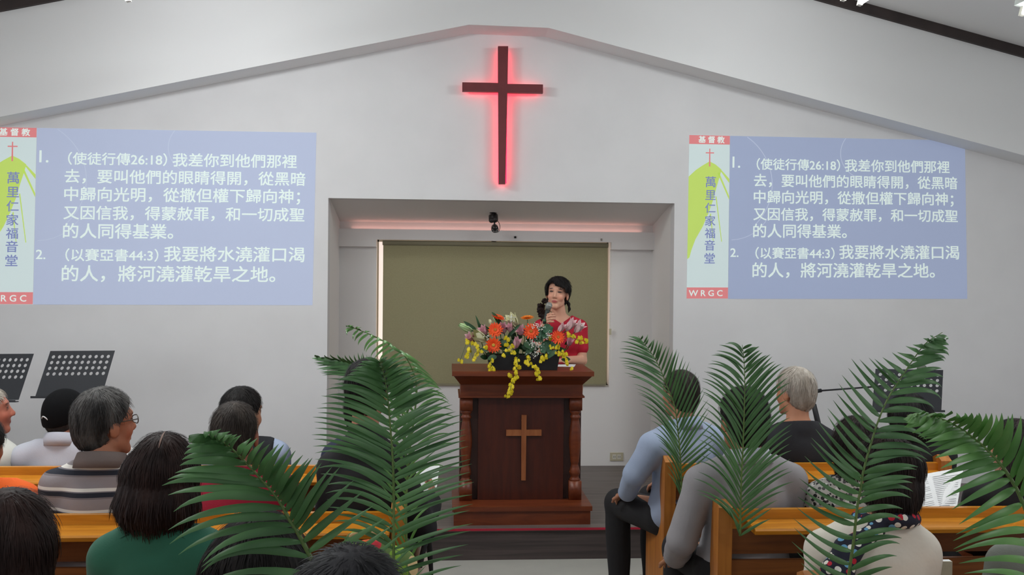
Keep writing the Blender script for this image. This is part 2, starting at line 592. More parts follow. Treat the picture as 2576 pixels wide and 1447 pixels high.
for hx, hz, r in ((-0.012, -0.052, 0.022), (0.016, -0.048, 0.024)):
    bm = BM()
    lathe(bm, [(r * 0.7, 0.03), (r, 0.02), (r, -0.03), (r * 0.8, -0.034)], 16, (hx, 0, hz), (0, -0.6, -0.8))
    h = obj('camera_housing', bm, M_CAMB, cm, True)
bm = BM()
lathe(bm, [(0.02, 0.04), (0.028, 0.03), (0.029, -0.03), (0.026, -0.036), (0.024, -0.032)], 20, (0.014, -0.02, -0.128), (0, 0.96, 0.28))
ho = obj('camera_housing', bm, M_CAMB, cm, True)
d = Vector((0, -0.96, -0.28))
s_, u_, d_ = frame_of(d)
fc = Vector((0.014, -0.02, -0.128)) + d * 0.034
bm = BM()
lathe(bm, [(0.009, 0), (0.011, 0.003), (0.006, 0.005)], 14, fc, d)
obj('lens', bm, M_RUBBER, ho, True)
for k in range(6):
    bm = BM()
    sph(bm, fc + (s_ * math.cos(k * PI / 3) + u_ * math.sin(k * PI / 3)) * 0.0175, 0.0045, 8)
    obj('infrared_lamp', bm, mat('ir_led', (170, 160, 155), 0.3), ho, True)
bm = BM()
tube(bm, catmull([(0.02, 0, -0.06), (0.045, -0.01, -0.08), (0.055, -0.012, -0.115), (0.045, -0.01, -0.152), (0.02, 0.01, -0.158)], 16), 0.0025, 6)
obj('cable', bm, mat('brown_cable', (78, 58, 46), 0.5), cm, True)
hk = at(1296, 597, YB - 0.062)
bm = BM()
box(bm, -0.008, 0.008, -0.012, 0.0, -0.008, 0.008)
o = obj('wall_hook', bm, M_RUBBER, bevel=0.002)
o.location = (hk.x, YB - 0.0605, hk.z)
tag(o, 'tiny black hook on the pelmet right of the security cameras', 'hook')
hk = at(1513, 603, YB - 0.062)
bm = BM()
box(bm, -0.006, 0.006, -0.01, 0.0, -0.009, 0.009)
o = obj('wall_hook', bm, mat('grey_plastic', (150, 146, 140), 0.5), bevel=0.002)
o.location = (hk.x, YB - 0.0605, hk.z)
tag(o, 'tiny grey hook on the pelmet above the right end of the blind', 'hook')

# ------------------------------------------------------------------ wall socket
sp = at(1551, 1149, YB)
so = thing('wall_socket', 'ivory double power socket low on the alcove wall right of the pulpit', 'socket', (sp.x, YB, sp.z))
bm = BM()
box(bm, -0.055, 0.055, -0.008, 0, -0.034, 0.034)
obj('cover_plate', bm, M_IVORY, so, bevel=0.003)
for q in (-0.02, 0.02):
    bm = BM()
    box(bm, q - 0.016, q + 0.016, -0.011, -0.008, -0.019, 0.019)
    s1 = obj('outlet', bm, M_WHITEPLASTIC, so, bevel=0.0015)
    for e in (-0.006, 0.006):
        bm = BM()
        box(bm, q + e - 0.0015, q + e + 0.0015, -0.0115, -0.011, -0.008, 0.008)
        obj('slot', bm, M_RUBBER, s1)

# ------------------------------------------------------------------ ceiling lamps
def ceiling_lamp(px, py, Y, label, n=3, glow=20.0, throw=0.2):
    m_tube = mat('lamp_tube_%d' % glow, (240, 245, 240), 0.5, emit=(240, 248, 246), estr=glow)
    p = at(px, py, Y)
    t = thing('ceiling_light', label, 'ceiling light', p)
    hc = gable_z(p.x) + HB
    ang = math.atan(sl if p.x < g[1][0] else sr)
    t.rotation_euler = (0, -ang, 0)
    area('ceiling_light_glow', (p.x, p.y + 0.02, p.z + 0.02), 0.36, glow * throw, (0.96, 0.99, 1.0), (p.x + (0.55 if p.x < 0.45 else -0.9), p.y + 1.4, p.z + 0.05), 0.12)
    dz = (hc - p.z) * math.cos(ang)
    bm = BM()
    prism(bm, [(-0.17, dz), (0.17, dz), (0.15, 0.05), (-0.15, 0.05)], 'y', -1.2, 0)
    obj('lamp_housing', bm, M_LAMPBODY, t)
    for k in range(n):
        bm = BM()
        xx = (k - (n - 1) / 2) * 0.1
        tube(bm, [(xx, -0.03, 0.014), (xx, -1.17, 0.014)], 0.013, 10)
        tb = obj('lamp_tube', bm, m_tube, t, True)
        for y0 in (-1.2, -0.03):
            bm = BM()
            box(bm, xx - 0.012, xx + 0.012, y0, y0 + 0.03, 0.0, 0.052)
            obj('lamp_holder', bm, M_WHITEPLASTIC, tb)


ceiling_lamp(2118, 4, 5.2, 'white tube lamp peeping in at the top edge right of the cross', glow=26, throw=0.25)
ceiling_lamp(372, -3, 5.2, 'white tube lamp at the top edge above the left slide', glow=50, throw=0.2)
ceiling_lamp(2606, 52, 5.2, 'white tube lamp cut by the right edge under the dark rafter', glow=7, throw=0.05)

# ------------------------------------------------------------------ pews
PEW_Y = {'A': 4.44, 'B': 3.55, 'C': 2.66, 'D': 1.77}
AISLE_L, AISLE_R = -0.15, 1.06
PZ = 0.85


def pew(Y, x0, x1, label, group):
    t = thing('pew', label, 'pew', ((x0 + x1) / 2, Y, 0), 0, group)
    h = (x1 - x0) / 2
    T = 0.055
    a, b = -h + T, h - T
    bm = BM()
    box(bm, a, b, 0.002, 0.03, PZ - 0.075, PZ)
    obj('top_rail', bm, M_PEW, t, bevel=0.005)
    bm = BM()
    prism(bm, [(0.0015, PZ - 0.037), (-0.115, PZ - 0.045), (-0.12, PZ - 0.052), (-0.115, PZ - 0.067), (0.0015, PZ - 0.062)], 'x', a + 0.06, b - 0.002)
    obj('book_ledge', bm, M_PEW, t, bevel=0.003)
    bm = BM()
    box(bm, a, b, 0.006, 0.024, PZ - 0.175, PZ - 0.0755)
    obj('back_board', bm, M_PEWSHADE, t, bevel=0.003)
    bm = BM()
    box(bm, a, b, 0.006, 0.024, 0.48, PZ - 0.2)
    obj('back_board', bm, M_PEWSHADE, t, bevel=0.003)
    bm = BM()
    box(bm, a, b, 0.008, 0.44, 0.405, 0.445)
    obj('seat', bm, M_PEWSHADE, t, bevel=0.006)
    bm = BM()
    box(bm, a, b, 0.36, 0.385, 0.2, 0.404)
    obj('stretcher', bm, M_PEWSHADE, t, bevel=0.003)
    for xa in (-h, h - T):
        bm = BM()
        prism(bm, [(0.012, 0.0), (-0.015, 0.45), (-0.028, PZ + 0.015), (0.015, PZ + 0.04), (0.06, PZ + 0.02), (0.075, PZ - 0.1), (0.09, 0.56), (0.34, 0.55), (0.38, 0.52), (0.385, 0.0)], 'x', xa, xa + T)
        obj('end_panel', bm, M_PEWEND, t, bevel=0.006)
    return t


names_l = {'A': 'foremost oak pew left of the aisle, behind the man in the black cap', 'B': 'oak pew left of the aisle behind the man in the striped polo',
           'C': 'oak pew left of the aisle behind the woman in the green top', 'D': 'rearmost oak pew left of the aisle, nearest the camera'}
names_r = {'A': 'foremost oak pew right of the aisle, behind the man in the light blue shirt', 'B': 'oak pew right of the aisle behind the man in the grey shirt',
           'C': 'oak pew right of the aisle behind the woman in the cream cardigan', 'D': 'rearmost oak pew right of the aisle, nearest the camera'}
for k, Y in PEW_Y.items():
    pew(Y, -2.9, AISLE_L, names_l[k], 'oak pews left of the aisle')
    pew(Y, AISLE_R, 2.5 if k == 'A' else 2.62, names_r[k], 'oak pews right of the aisle')

# ------------------------------------------------------------------ pulpit
PX, PYF = at(1314, 1319, 5.78).x, 5.78
pul = thing('pulpit', 'carved reddish-brown wooden pulpit with a pale cross on its front', 'pulpit', (PX, PYF, STZ))


def pz(py, Y):
    return at(1314, py, Y).z - STZ


def phw(pxl, pxr, Y):
    return (at(pxr, 1100, Y).x - at(pxl, 1100, Y).x) / 2


w0 = phw(1143, 1487, 5.78)
zl = 0.085
bm = BM()
box(bm, -w0, w0, 0, 0.52, 0, 0.088)
obj('plinth', bm, M_PODIUM, pul, bevel=0.004)
bm = BM()
box(bm, -w0 - 0.01, w0 + 0.01, -0.012, 0.53, 0.0885, 0.118)
obj('plinth_top', bm, M_PODIUM, pul, bevel=0.008)
zt0 = 0.118
zf = pz(998, 5.93)           # underside of frieze
zc = pz(968, 5.92)           # frieze top
zs = pz(947, 5.80)
ztop = pz(935, 5.80)
cw = phw(1162, 1468, 5.95)
for s in (-1, 1):
    bm = BM()
    x = s * (cw - 0.04)
    hh = zf - zt0
    box(bm, x - 0.04, x + 0.04, 0.15, 0.23, zt0 + 0.0005, zt0 + hh * 0.18)
    box(bm, x - 0.04, x + 0.04, 0.15, 0.23, zf - hh * 0.135, zf - 0.0005)
    pr = [(0.034, .18), (0.036, .19), (0.028, .205), (0.026, .225), (0.034, .245), (0.036, .265), (0.03, .30), (0.024, .33), (0.0235, .345), (0.028, .36), (0.03, .40), (0.038, .52), (0.039, .58), (0.034, .68), (0.027, .755), (0.025, .775),
          (0.033, .79), (0.034, .80), (0.027, .815), (0.026, .825), (0.035, .84), (0.036, .865)]
    lathe(bm, [(r, zt0 + hh * t) for r, t in pr], 20, (x, 0.19, 0))
    obj('turned_column', bm, M_PODIUM, pul, True)
    bpy.context.view_layer.update()
bm = BM()
box(bm, -cw, cw, 0.2, 0.225, zt0 + 0.001, zf)
obj('recess_board', bm, M_PODGAP, pul)
phw_ = phw(1211, 1425, 5.97)
bm = BM()
box(bm, -phw_, phw_, 0.175, 0.1995, zt0 + 0.001, zf - 0.001)
obj('front_panel', bm, M_PODDARK, pul, bevel=0.004)
for s in (-1, 1):
    bm = BM()
    box(bm, s * (cw - 0.01) - 0.01, s * (cw - 0.01) + 0.01, 0.2255, 0.5, zt0 + 0.001, zf)
    obj('side_panel', bm, M_PODIUM, pul)
fw = phw(1163, 1470, 5.92)
bm = BM()
box(bm, -fw, fw, 0.14, 0.5, zf, zc)
obj('frieze', bm, M_PODIUM, pul)
bm = BM()
box(bm, -fw - 0.012, fw + 0.012, 0.128, 0.51, zf - 0.006, zf + 0.006)
obj('bead_moulding', bm, M_PODIUM, pul, bevel=0.005)
sw = phw(1140, 1497, 5.80)
bm = BM()
A = [(-fw, 0.14, zc), (fw, 0.14, zc), (fw, 0.5, zc), (-fw, 0.5, zc)]
B = [(-sw + 0.01, 0.03, zs), (sw - 0.01, 0.03, zs), (sw - 0.01, 0.54, zs), (-sw + 0.01, 0.54, zs)]
va, vb = [bm.verts.new(v) for v in A], [bm.verts.new(v) for v in B]
bm.faces.new(va[::-1])
bm.faces.new(vb)
for i in range(4):
    bm.faces.new((va[i], va[(i + 1) % 4], vb[(i + 1) % 4], vb[i]))
obj('cornice', bm, M_PODIUM, pul)
bm = BM()
box(bm, -sw, sw, 0.02, 0.55, zs, ztop)
obj('desk_top', bm, M_PODIUM, pul, bevel=0.004)
TOPZ = STZ + ztop
cpx = at(1317.5, 1100, 5.95).x - PX
c0, c1, c2, c3 = [pz(y, 5.95) for y in (1208, 1044, 1096, 1081)]
cwid = phw(1273, 1361.5, 5.95)
bm = BM()
prism(bm, [(cpx - 0.014, c0), (cpx + 0.014, c0), (cpx + 0.016, c1), (cpx - 0.016, c1)], 'y', 0.155, 0.1748)
box(bm, cpx - cwid, cpx + cwid, 0.157, 0.1748, c2, c3)
obj('cross', bm, M_BRASSWOOD, pul, bevel=0.0035)
o = obj('paper_sheet', (lambda b: (box(b, -0.06, 0.06, -0.09, 0.09, 0, 0.0015), b)[1])(BM()), M_PAPER)
pp = at(1424, 921, 6.2)
o.location = (pp.x, 6.2, TOPZ + 0.0005)
o.rotation_euler = (0, 0, -0.2)
tag(o, 'white paper sheet lying on the pulpit top beside the black flower trough', 'paper')

# ------------------------------------------------------------------ music stands and microphone stands
def music_stand(corners, Y, lean, cols, label, skip=()):
    TL, TR, BR, BLc = [at(x, y, Y) for x, y in corners]
    bx = (BLc.x + BR.x) / 2
    cz = (TL.z + BR.z) / 2
    base = Vector((bx, Y + 0.02, STZ))
    t = thing('music_stand', label, 'music stand', base)
    hdep = lean

    def P(u, v, off=0.0):
        a = TL * (1 - u) + TR * u
        b = BLc * (1 - u) + BR * u
        p = a * (1 - v) + b * v
        return Vector((p.x, p.y + hdep * (0.5 - v), p.z)) + Vector((0, -off, 0)) - base

    bm = BM()
    # perforated plate: 4 rows of round holes, real openings
    us = [0.03 + 0.94 * i / cols for i in range(cols + 1)]
    vs = [0.07 + 0.125 * j for j in range(5)]
    n = 16
    cache = {}

    def vert(u, v, off):
        k = (round(u, 5), round(v, 5), off)
        if k not in cache:
            cache[k] = bm.verts.new(P(u, v, off))
        return cache[k]

    def quadplate(u0, u1, v0, v1):
        for off, fl in ((0.0, False), (0.002, True)):
            f = [vert(u0, v0, off), vert(u1, v0, off), vert(u1, v1, off), vert(u0, v1, off)]
            bm.faces.new(f[::-1] if fl else f)
    quadplate(0, us[0], 0, 1)
    quadplate(us[-1], 1, 0, 1)
    quadplate(us[0], us[-1], 0, vs[0])
    quadplate(us[0], us[-1], vs[-1], 1)
    for i in range(cols):
        for j in range(4):
            u0, u1, v0, v1 = us[i], us[i + 1], vs[j], vs[j + 1]
            uc, vc = (u0 + u1) / 2, (v0 + v1) / 2
            ru, rv = (u1 - u0) * 0.27, (v1 - v0) * 0.30
            for off in (0.0, 0.002):
                inner, outer = [], []
                for k in range(n):
                    a = 2 * PI * (k + 0.5) / n
                    ca, sa = math.cos(a), math.sin(a)
                    inner.append(bm.verts.new(P(uc + ru * ca, vc + rv * sa, off)))
                    m = max(abs(ca), abs(sa))
                    outer.append(bm.verts.new(P(uc + (u1 - u0) / 2 * ca / m, vc + (v1 - v0) / 2 * sa / m, off)))
                for k in range(n):
                    k2 = (k + 1) % n
                    bm.faces.new((inner[k], inner[k2], outer[k2], outer[k]))
                # corner triangles
                for cu, cv, k in ((u1, v1, 1), (u0, v1, 5), (u0, v0, 9), (u1, v0, 13)):
                    cvert = bm.verts.new(P(cu, cv, off))
                    bm.faces.new((outer[k], outer[(k + 1) % n], cvert))
    desk = obj('desk', bm, M_DESK, t)
    bm = BM()
    w = (BR - BLc).length
    l0, l1 = P(-0.02, 1.0), P(1.0, 1.0)
    prism(bm, [(l0.y, l0.z - 0.006), (l0.y - 0.05, l0.z - 0.002), (l0.y - 0.05, l0.z + 0.012), (l0.y - 0.046, l0.z + 0.012), (l0.y - 0.044, l0.z + 0.002), (l0.y, l0.z)], 'x', l0.x, l1.x)
    obj('desk_lip', bm, M_DESK, t)
    bm = BM()
    mz = cz - STZ
    tube(bm, [(0, 0.03, 0.25), (0, 0.03, mz - 0.05)], 0.011, 10)
    tube(bm, [(0, 0.03, mz - 0.06), (0, 0.0, mz - 0.03)], 0.014, 10)
    obj('stand_tube', bm, M_BLACK, t, True)
    for k in range(3):
        a = 0.5 + k * 2 * PI / 3
        bm = BM()
        tube(bm, [(0.01 * math.cos(a), 0.03 + 0.01 * math.sin(a), 0.34), (0.26 * math.cos(a), 0.03 + 0.26 * math.sin(a), 0.012)], 0.008, 8)
        lg = obj('leg', bm, M_BLACK, t, True)
        bm = BM()
        sph(bm, (0.262 * math.cos(a), 0.03 + 0.262 * math.sin(a), 0.014), 0.0135, 8)
        obj('rubber_foot', bm, M_RUBBER, lg, True)
    return t


music_stand(((-78, 893), (75, 892), (58, 1003), (-104, 1006)), 6.15, 0.12, 10, 'black perforated music stand cut off by the left edge of the photo')
music_stand(((117, 885), (281, 884), (265, 993), (99, 996)), 6.15, 0.12, 10, 'black perforated music stand behind the man in the black cap')
music_stand(((2216, 931), (2388, 934), (2352, 1032), (2180, 1030)), 6.15, 0.16, 10, 'black perforated music stand right of the pulpit, behind a palm frond')

mp = at(2028, 1000, 6.25)
ms = thing('microphone_stand', 'black microphone boom stand behind the white-haired man', 'microphone stand', (mp.x, 6.25, STZ))
L_ = lambda px, py, Y=6.25: at(px, py, Y) - Vector((mp.x, 6.25, STZ))
bm = BM()
tube(bm, [(0, 0, 0.03), L_(2029, 1002)], 0.0095, 10)
obj('pole', bm, M_BLACK, ms, True)
bm = BM()
tube(bm, [L_(2028, 1008), L_(2034, 992), L_(2040, 984)], [0.014, 0.018, 0.014], 10)
sph(bm, L_(2041, 999, 6.22), 0.016, 8)
obj('clutch', bm, M_BLACK, ms, True)
bm = BM()
tube(bm, [L_(2034, 988), L_(2066, 982.5)], 0.0135, 10)
obj('boom_grip', bm, M_BLACK, ms, True)
bm = BM()
tube(bm, [L_(2060, 983.5), L_(2200, 973, 6.28), L_(2304, 958, 6.33)], 0.006, 8)
obj('boom', bm, M_BLACK, ms, True)
bm = BM()
tube(bm, [L_(2304, 962, 6.33), L_(2318, 934, 6.33)], [0.013, 0.017], 10)
obj('microphone', bm, M_BLACK, ms, True)
bm = BM()
sph(bm, L_(2319, 927, 6.33), 0.034, 8, (1, 1, 0.95))
obj('windscreen', bm, mat('grey_foam', (112, 118, 106), 0.95), ms, True)
for k in range(3):
    a = 0.3 + k * 2 * PI / 3
    bm = BM()
    tube(bm, [(0, 0, 0.05), (0.28 * math.cos(a), 0.28 * math.sin(a), 0.012)], 0.009, 8)
    obj('leg', bm, M_BLACK, ms, True)

mp2 = at(2066, 1100, 6.0)
m2 = thing('microphone_stand', 'thick black folded stand leaning just right of the black-suited man', 'microphone stand', (mp2.x, 6.0, STZ))
K_ = lambda px, py: at(px, py, 6.0) - Vector((mp2.x, 6.0, STZ))
tp, bt = K_(2047, 1018), K_(2078, 1150)
dd = (bt - tp).normalized()
end = tp + dd * ((tp.z - 0.03) / -dd.z)
bm = BM()
tube(bm, [tp - dd * 0.004, tp, tp + dd * 0.14, end], [0.012, 0.017, 0.019, 0.012], 12)
obj('pole', bm, M_BLACK, m2, True)
bm = BM()
lathe(bm, [(0.11, 0.0), (0.11, 0.012), (0.03, 0.03), (0.014, 0.05)], 20, (end.x, end.y, 0))
obj('round_base', bm, M_BLACK, m2, True)

# ------------------------------------------------------------------ signed-distance modelling for bodies and cloth
def surface_nets(F, org, h):
    S = F < 0
    c = [S[i:S.shape[0] - 1 + i, j:S.shape[1] - 1 + j, k:S.shape[2] - 1 + k] for i in (0, 1) for j in (0, 1) for k in (0, 1)]
    al, an = c[0].copy(), c[0].copy()
    for x in c[1:]:
        al &= x
        an |= x
    msk = an & ~al
    cells = np.argwhere(msk)
    idx = np.full(msk.shape, -1, np.int64)
    idx[msk] = np.arange(len(cells))
    pos = np.zeros((len(cells), 3))
    cnt = np.zeros(len(cells))
    i, j, k = cells.T
    corner = [(a, b, d) for a in (0, 1) for b in (0, 1) for d in (0, 1)]
    val = {q: F[i + q[0], j + q[1], k + q[2]] for q in corner}
    for q in corner:
        for ax in range(3):
            if q[ax] == 0:
                r = list(q)
                r[ax] = 1
                f0, f1 = val[q], val[tuple(r)]
                m = (f0 < 0) != (f1 < 0)
                t = np.where(m, f0 / np.where(m, f0 - f1, 1), 0)
                p = np.tile(np.array(q, float), (len(cells), 1))
                p[:, ax] = t
                pos[m] += p[m]
                cnt[m] += 1
    V = org + h * (cells + pos / cnt[:, None])
    Q = []
    for ax in range(3):
        o1, o2 = (ax + 1) % 3, (ax + 2) % 3
        s0 = [slice(None)] * 3
        s1 = [slice(None)] * 3
        s0[ax], s1[ax] = slice(0, -1), slice(1, None)
        A, B = S[tuple(s0)], S[tuple(s1)]
        E = np.argwhere(A != B)
        ok = (E[:, o1] > 0) & (E[:, o2] > 0) & (E[:, o1] < S.shape[o1] - 1) & (E[:, o2] < S.shape[o2] - 1)
        E = E[ok]
        ins = A[tuple(E.T)]
        quad = []
        for d1, d2 in ((-1, -1), (0, -1), (0, 0), (-1, 0)):
            X = E.copy()
            X[:, o1] += d1
            X[:, o2] += d2
            quad.append(idx[tuple(X.T)])
        quad = np.stack(quad, 1)
        quad[~ins] = quad[~ins][:, ::-1]
        Q.append(quad)
    return V, np.concatenate(Q)


class Sdf:
    def __init__(s):
        s.p = []

    def cone(s, a, b, ra, rb, k=0.02, op=1):
        s.p.append(('c', np.array(a, float), np.array(b, float), ra, rb, k, op))
        return s

    def ell(s, c, r, R=None, k=0.02, op=1):
        s.p.append(('e', np.array(c, float), np.array(r, float), None if R is None else np.array(R, float), 0, k, op))
        return s

    def chain(s, pts, rs, k=0.02):
        for a, b, ra, rb in zip(pts, pts[1:], rs, rs[1:]):
            s.cone(a, b, ra, rb, k)
        return s

    def inflated(s, d, keep=None):
        o = Sdf()
        for i, q in enumerate(s.p):
            if keep is not None and not keep(q):
                continue
            if q[6] < 0:
                continue
            o.p.append((q[0], q[1], q[2], q[3] + d, q[4] + d, q[5], q[6]) if q[0] == 'c' else (q[0], q[1], q[2] + d, q[3], 0, q[5], q[6]))
        return o

    @staticmethod
    def bb(q):
        if q[0] == 'c':
            r = max(q[3], q[4])
            return np.minimum(q[1], q[2]) - r, np.maximum(q[1], q[2]) + r
        if q[3] is None:
            return q[1] - q[2], q[1] + q[2]
        e = np.abs(q[3]) @ q[2] if False else np.full(3, q[2].max())
        return q[1] - e, q[1] + e

    def field(s, h, cut=None, noise=None, pad=0.02):
        lo = np.min([s.bb(q)[0] for q in s.p if q[6] > 0], 0) - pad
        hi = np.max([s.bb(q)[1] for q in s.p if q[6] > 0], 0) + pad
        n = np.ceil((hi - lo) / h).astype(int) + 2
        F = np.full(n, 0.2, np.float32)
        for q in s.p:
            a, b = s.bb(q)
            m = q[5] * 1.2 + 2 * h
            i0 = np.clip(np.floor((a - m - lo) / h).astype(int), 0, n - 1)
            i1 = np.clip(np.ceil((b + m - lo) / h).astype(int) + 1, 1, n)
            ax = [lo[d] + h * np.arange(i0[d], i1[d]) for d in range(3)]
            Px, Py, Pz = np.meshgrid(*ax, indexing='ij', copy=False, sparse=True)
            if q[0] == 'c':
                A, B, ra, rb = q[1], q[2], q[3], q[4]
                d = B - A
                L2 = max(d @ d, 1e-9)
                t = np.clip(((Px - A[0]) * d[0] + (Py - A[1]) * d[1] + (Pz - A[2]) * d[2]) / L2, 0, 1)
                D = np.sqrt((Px - A[0] - t * d[0]) ** 2 + (Py - A[1] - t * d[1]) ** 2 + (Pz - A[2] - t * d[2]) ** 2) - (ra + (rb - ra) * t)
            else:
                C, r, R = q[1], q[2], q[3]
                X, Y, Z = Px - C[0], Py - C[1], Pz - C[2]
                if R is not None:
                    X, Y, Z = (R[0, 0] * X + R[1, 0] * Y + R[2, 0] * Z, R[0, 1] * X + R[1, 1] * Y + R[2, 1] * Z, R[0, 2] * X + R[1, 2] * Y + R[2, 2] * Z)
                k0 = np.sqrt((X / r[0]) ** 2 + (Y / r[1]) ** 2 + (Z / r[2]) ** 2)
                k1 = np.sqrt((X / r[0] ** 2) ** 2 + (Y / r[1] ** 2) ** 2 + (Z / r[2] ** 2) ** 2)
                D = k0 * (k0 - 1) / np.maximum(k1, 1e-6)
            sl_ = tuple(slice(x, y) for x, y in zip(i0, i1))
            G = F[sl_]
            k = q[5]
            if q[6] > 0:
                hh = np.clip(0.5 + 0.5 * (G - D) / k, 0, 1)
                F[sl_] = G + (D - G) * hh - k * hh * (1 - hh)
            else:
                D = -D
                hh = np.clip(0.5 - 0.5 * (G - D) / k, 0, 1)
                F[sl_] = G + (D - G) * hh + k * hh * (1 - hh)
        if cut is not None or noise is not None:
            M = np.abs(F) < 0.06
            I = np.argwhere(M)
            P = lo + h * I
            f = F[M]
            if noise is not None:
                f = f + noise(P)
            if cut is not None:
                f = np.maximum(f, cut(P))
            F[M] = f
            if cut is not None:
                M2 = F <= -0.06
                I = np.argwhere(M2)
                if len(I):
                    F[M2] = np.maximum(F[M2], cut(lo + h * I))
        return F, lo

    def mesh(s, name, h, m, parent, cut=None, noise=None, color=None):
        F, lo = s.field(h, cut, noise)
        V, Q = surface_nets(F, lo, h)
        me = bpy.data.meshes.new(name)
        me.vertices.add(len(V))
        me.vertices.foreach_set('co', V.astype(np.float32).ravel())
        me.loops.add(Q.size)
        me.loops.foreach_set('vertex_index', Q.astype(np.int32).ravel())
        me.polygons.add(len(Q))
        me.polygons.foreach_set('loop_start', np.arange(0, Q.size, 4, dtype=np.int32))
        me.polygons.foreach_set('loop_total', np.full(len(Q), 4, np.int32))
        me.update(calc_edges=True)
        me.validate()
        if color is not None:
            ca = me.color_attributes.new('Col', 'FLOAT_COLOR', 'POINT')
            c = np.ones((len(V), 4), np.float32)
            c[:, :3] = color(V)
            ca.data.foreach_set('color', c.ravel())
        return link_mesh(name, me, m, parent, True)


def rot(yaw=0, pitch=0, roll=0):
    """yaw turns left, pitch looks up, roll tips right (radians)"""
    return np.array(Matrix.Rotation(yaw, 3, 'Z') @ Matrix.Rotation(pitch, 3, 'X') @ Matrix.Rotation(roll, 3, 'Y'))


def folds(seed, amp=0.004):
    r = np.random.default_rng(seed)
    ws = [(r.normal(size=3) * np.array([16, 16, 9]), r.uniform(0, 6.3)) for _ in range(6)]

    def f(P):
        o = 0
        for a, (w, ph) in enumerate(ws):
            o = o + np.sin(P @ w + ph + 1.2 * np.sin(P @ ws[(a + 1) % 6][0] * 0.6))
        return 1.5 * amp * o / 3.0
    return f


def strands(seed, amp=0.002, fr=70, c=None):
    def f(P):
        q = P if c is None else P - np.array(c)
        a = np.arctan2(q[:, 0], -q[:, 1] + 0.02)
        return amp * (np.sin(a * fr + 9 * np.sin(q[:, 2] * 13 + seed)) + 0.6 * np.sin(a * fr * 0.43 + seed * 2 + 20 * q[:, 2]))
    return f


def head_prims(S, H, sc, k=0.012, face=True, jaw=1.0):
    e = lambda c, r, kk=k, op=1: S.ell(H(c), np.array(r) * sc, H.R, kk * sc, op)
    e((0, -0.015, 0.03), (0.074, 0.092, 0.085))
    e((0, 0.02, -0.025), (0.06 * (0.3 + 0.7 * jaw), 0.068, 0.086), 0.02)
    for s in (-1, 1):
        S.cone(H((s * 0.046 * jaw, 0.005, -0.062)), H((s * 0.014 * jaw, 0.062, -0.098)), 0.02 * sc * jaw, 0.019 * sc * jaw, 0.02 * sc)
        e((s * 0.036, 0.052, -0.03), (0.02, 0.02, 0.018), 0.02)
        e((s * 0.077, -0.012, -0.012), (0.009, 0.02, 0.032), 0.008)
    if face:
        e((0, 0.068, 0.032), (0.05, 0.016, 0.012), 0.014)
        for s in (-1, 1):
            e((s * 0.031, 0.092, 0.008), (0.019, 0.014, 0.010), 0.008, -1)
            e((s * 0.031, 0.067, 0.008), (0.0145, 0.0125, 0.0115), 0.004)
            e((s * 0.011, 0.089, -0.032), (0.008, 0.009, 0.007), 0.006)
        S.cone(H((0, 0.08, 0.012)), H((0, 0.1 - 0.02 * (1 - jaw), -0.026)), 0.0075 * sc * jaw, 0.0115 * sc * jaw, 0.01 * sc)
        e((0, 0.079, -0.057), (0.022, 0.009, 0.0055), 0.006)
        e((0, 0.078, -0.067), (0.019, 0.009, 0.006), 0.006)


class HF:
    def __init__(s, c, R, sc):
        s.c, s.R, s.sc = np.array(c, float), R, sc

    def __call__(s, p):
        return s.c + s.R @ (np.array(p, float) * s.sc)

    def inv(s, P):
        return ((P - s.c) @ s.R) / s.sc


def skin_color(H, base, lips=(150, 70, 66), brow=(48, 36, 32), dark=None):
    B, Lp, Br = (np.array(lin(x)) for x in (base, lips, brow))
    red = np.array(lin((min(255, base[0] + 12), base[1] - 14, base[2] - 14)))

    def f(V):
        c = np.tile(B, (len(V), 1))
        p = H.inv(V)
        x, y, z = p.T
        ax = np.abs(x)

        def mix(w, col):
            w = np.clip(w, 0, 1)[:, None]
            c[:] = c * (1 - w) + np.array(col) * w
        fr = y > 0.04
        mix(np.where(fr, 0.6 * np.exp(-((ax - 0.04) ** 2 + (z + 0.03) ** 2) / 0.0006), 0), red)
        mix(np.where(fr & (y > 0.055), 1.6 - ((x / 0.024) ** 2 + ((z + 0.062) / 0.0105) ** 2) * 1.5, 0), Lp)
        mix(np.where(fr, 1.9 - (((ax - 0.034) / 0.018) ** 2 + ((z - 0.031 + 0.16 * (ax - 0.034)) / 0.0042) ** 2) * 1.5, 0) * 0.7, Br)
        mix(np.where(fr, 0.55 * np.exp(-(((ax - 0.031) / 0.02) ** 2 + ((z - 0.011) / 0.009) ** 2)), 0), np.array(lin((120, 74, 62))))
        mix(np.where(fr, 2.0 - (((ax - 0.031) / 0.016) ** 2 + ((z - 0.0095 - 0.06 * (ax - 0.031)) / 0.0054) ** 2) * 1.6, 0), np.array(lin((30, 20, 20))))
        return c
    return f


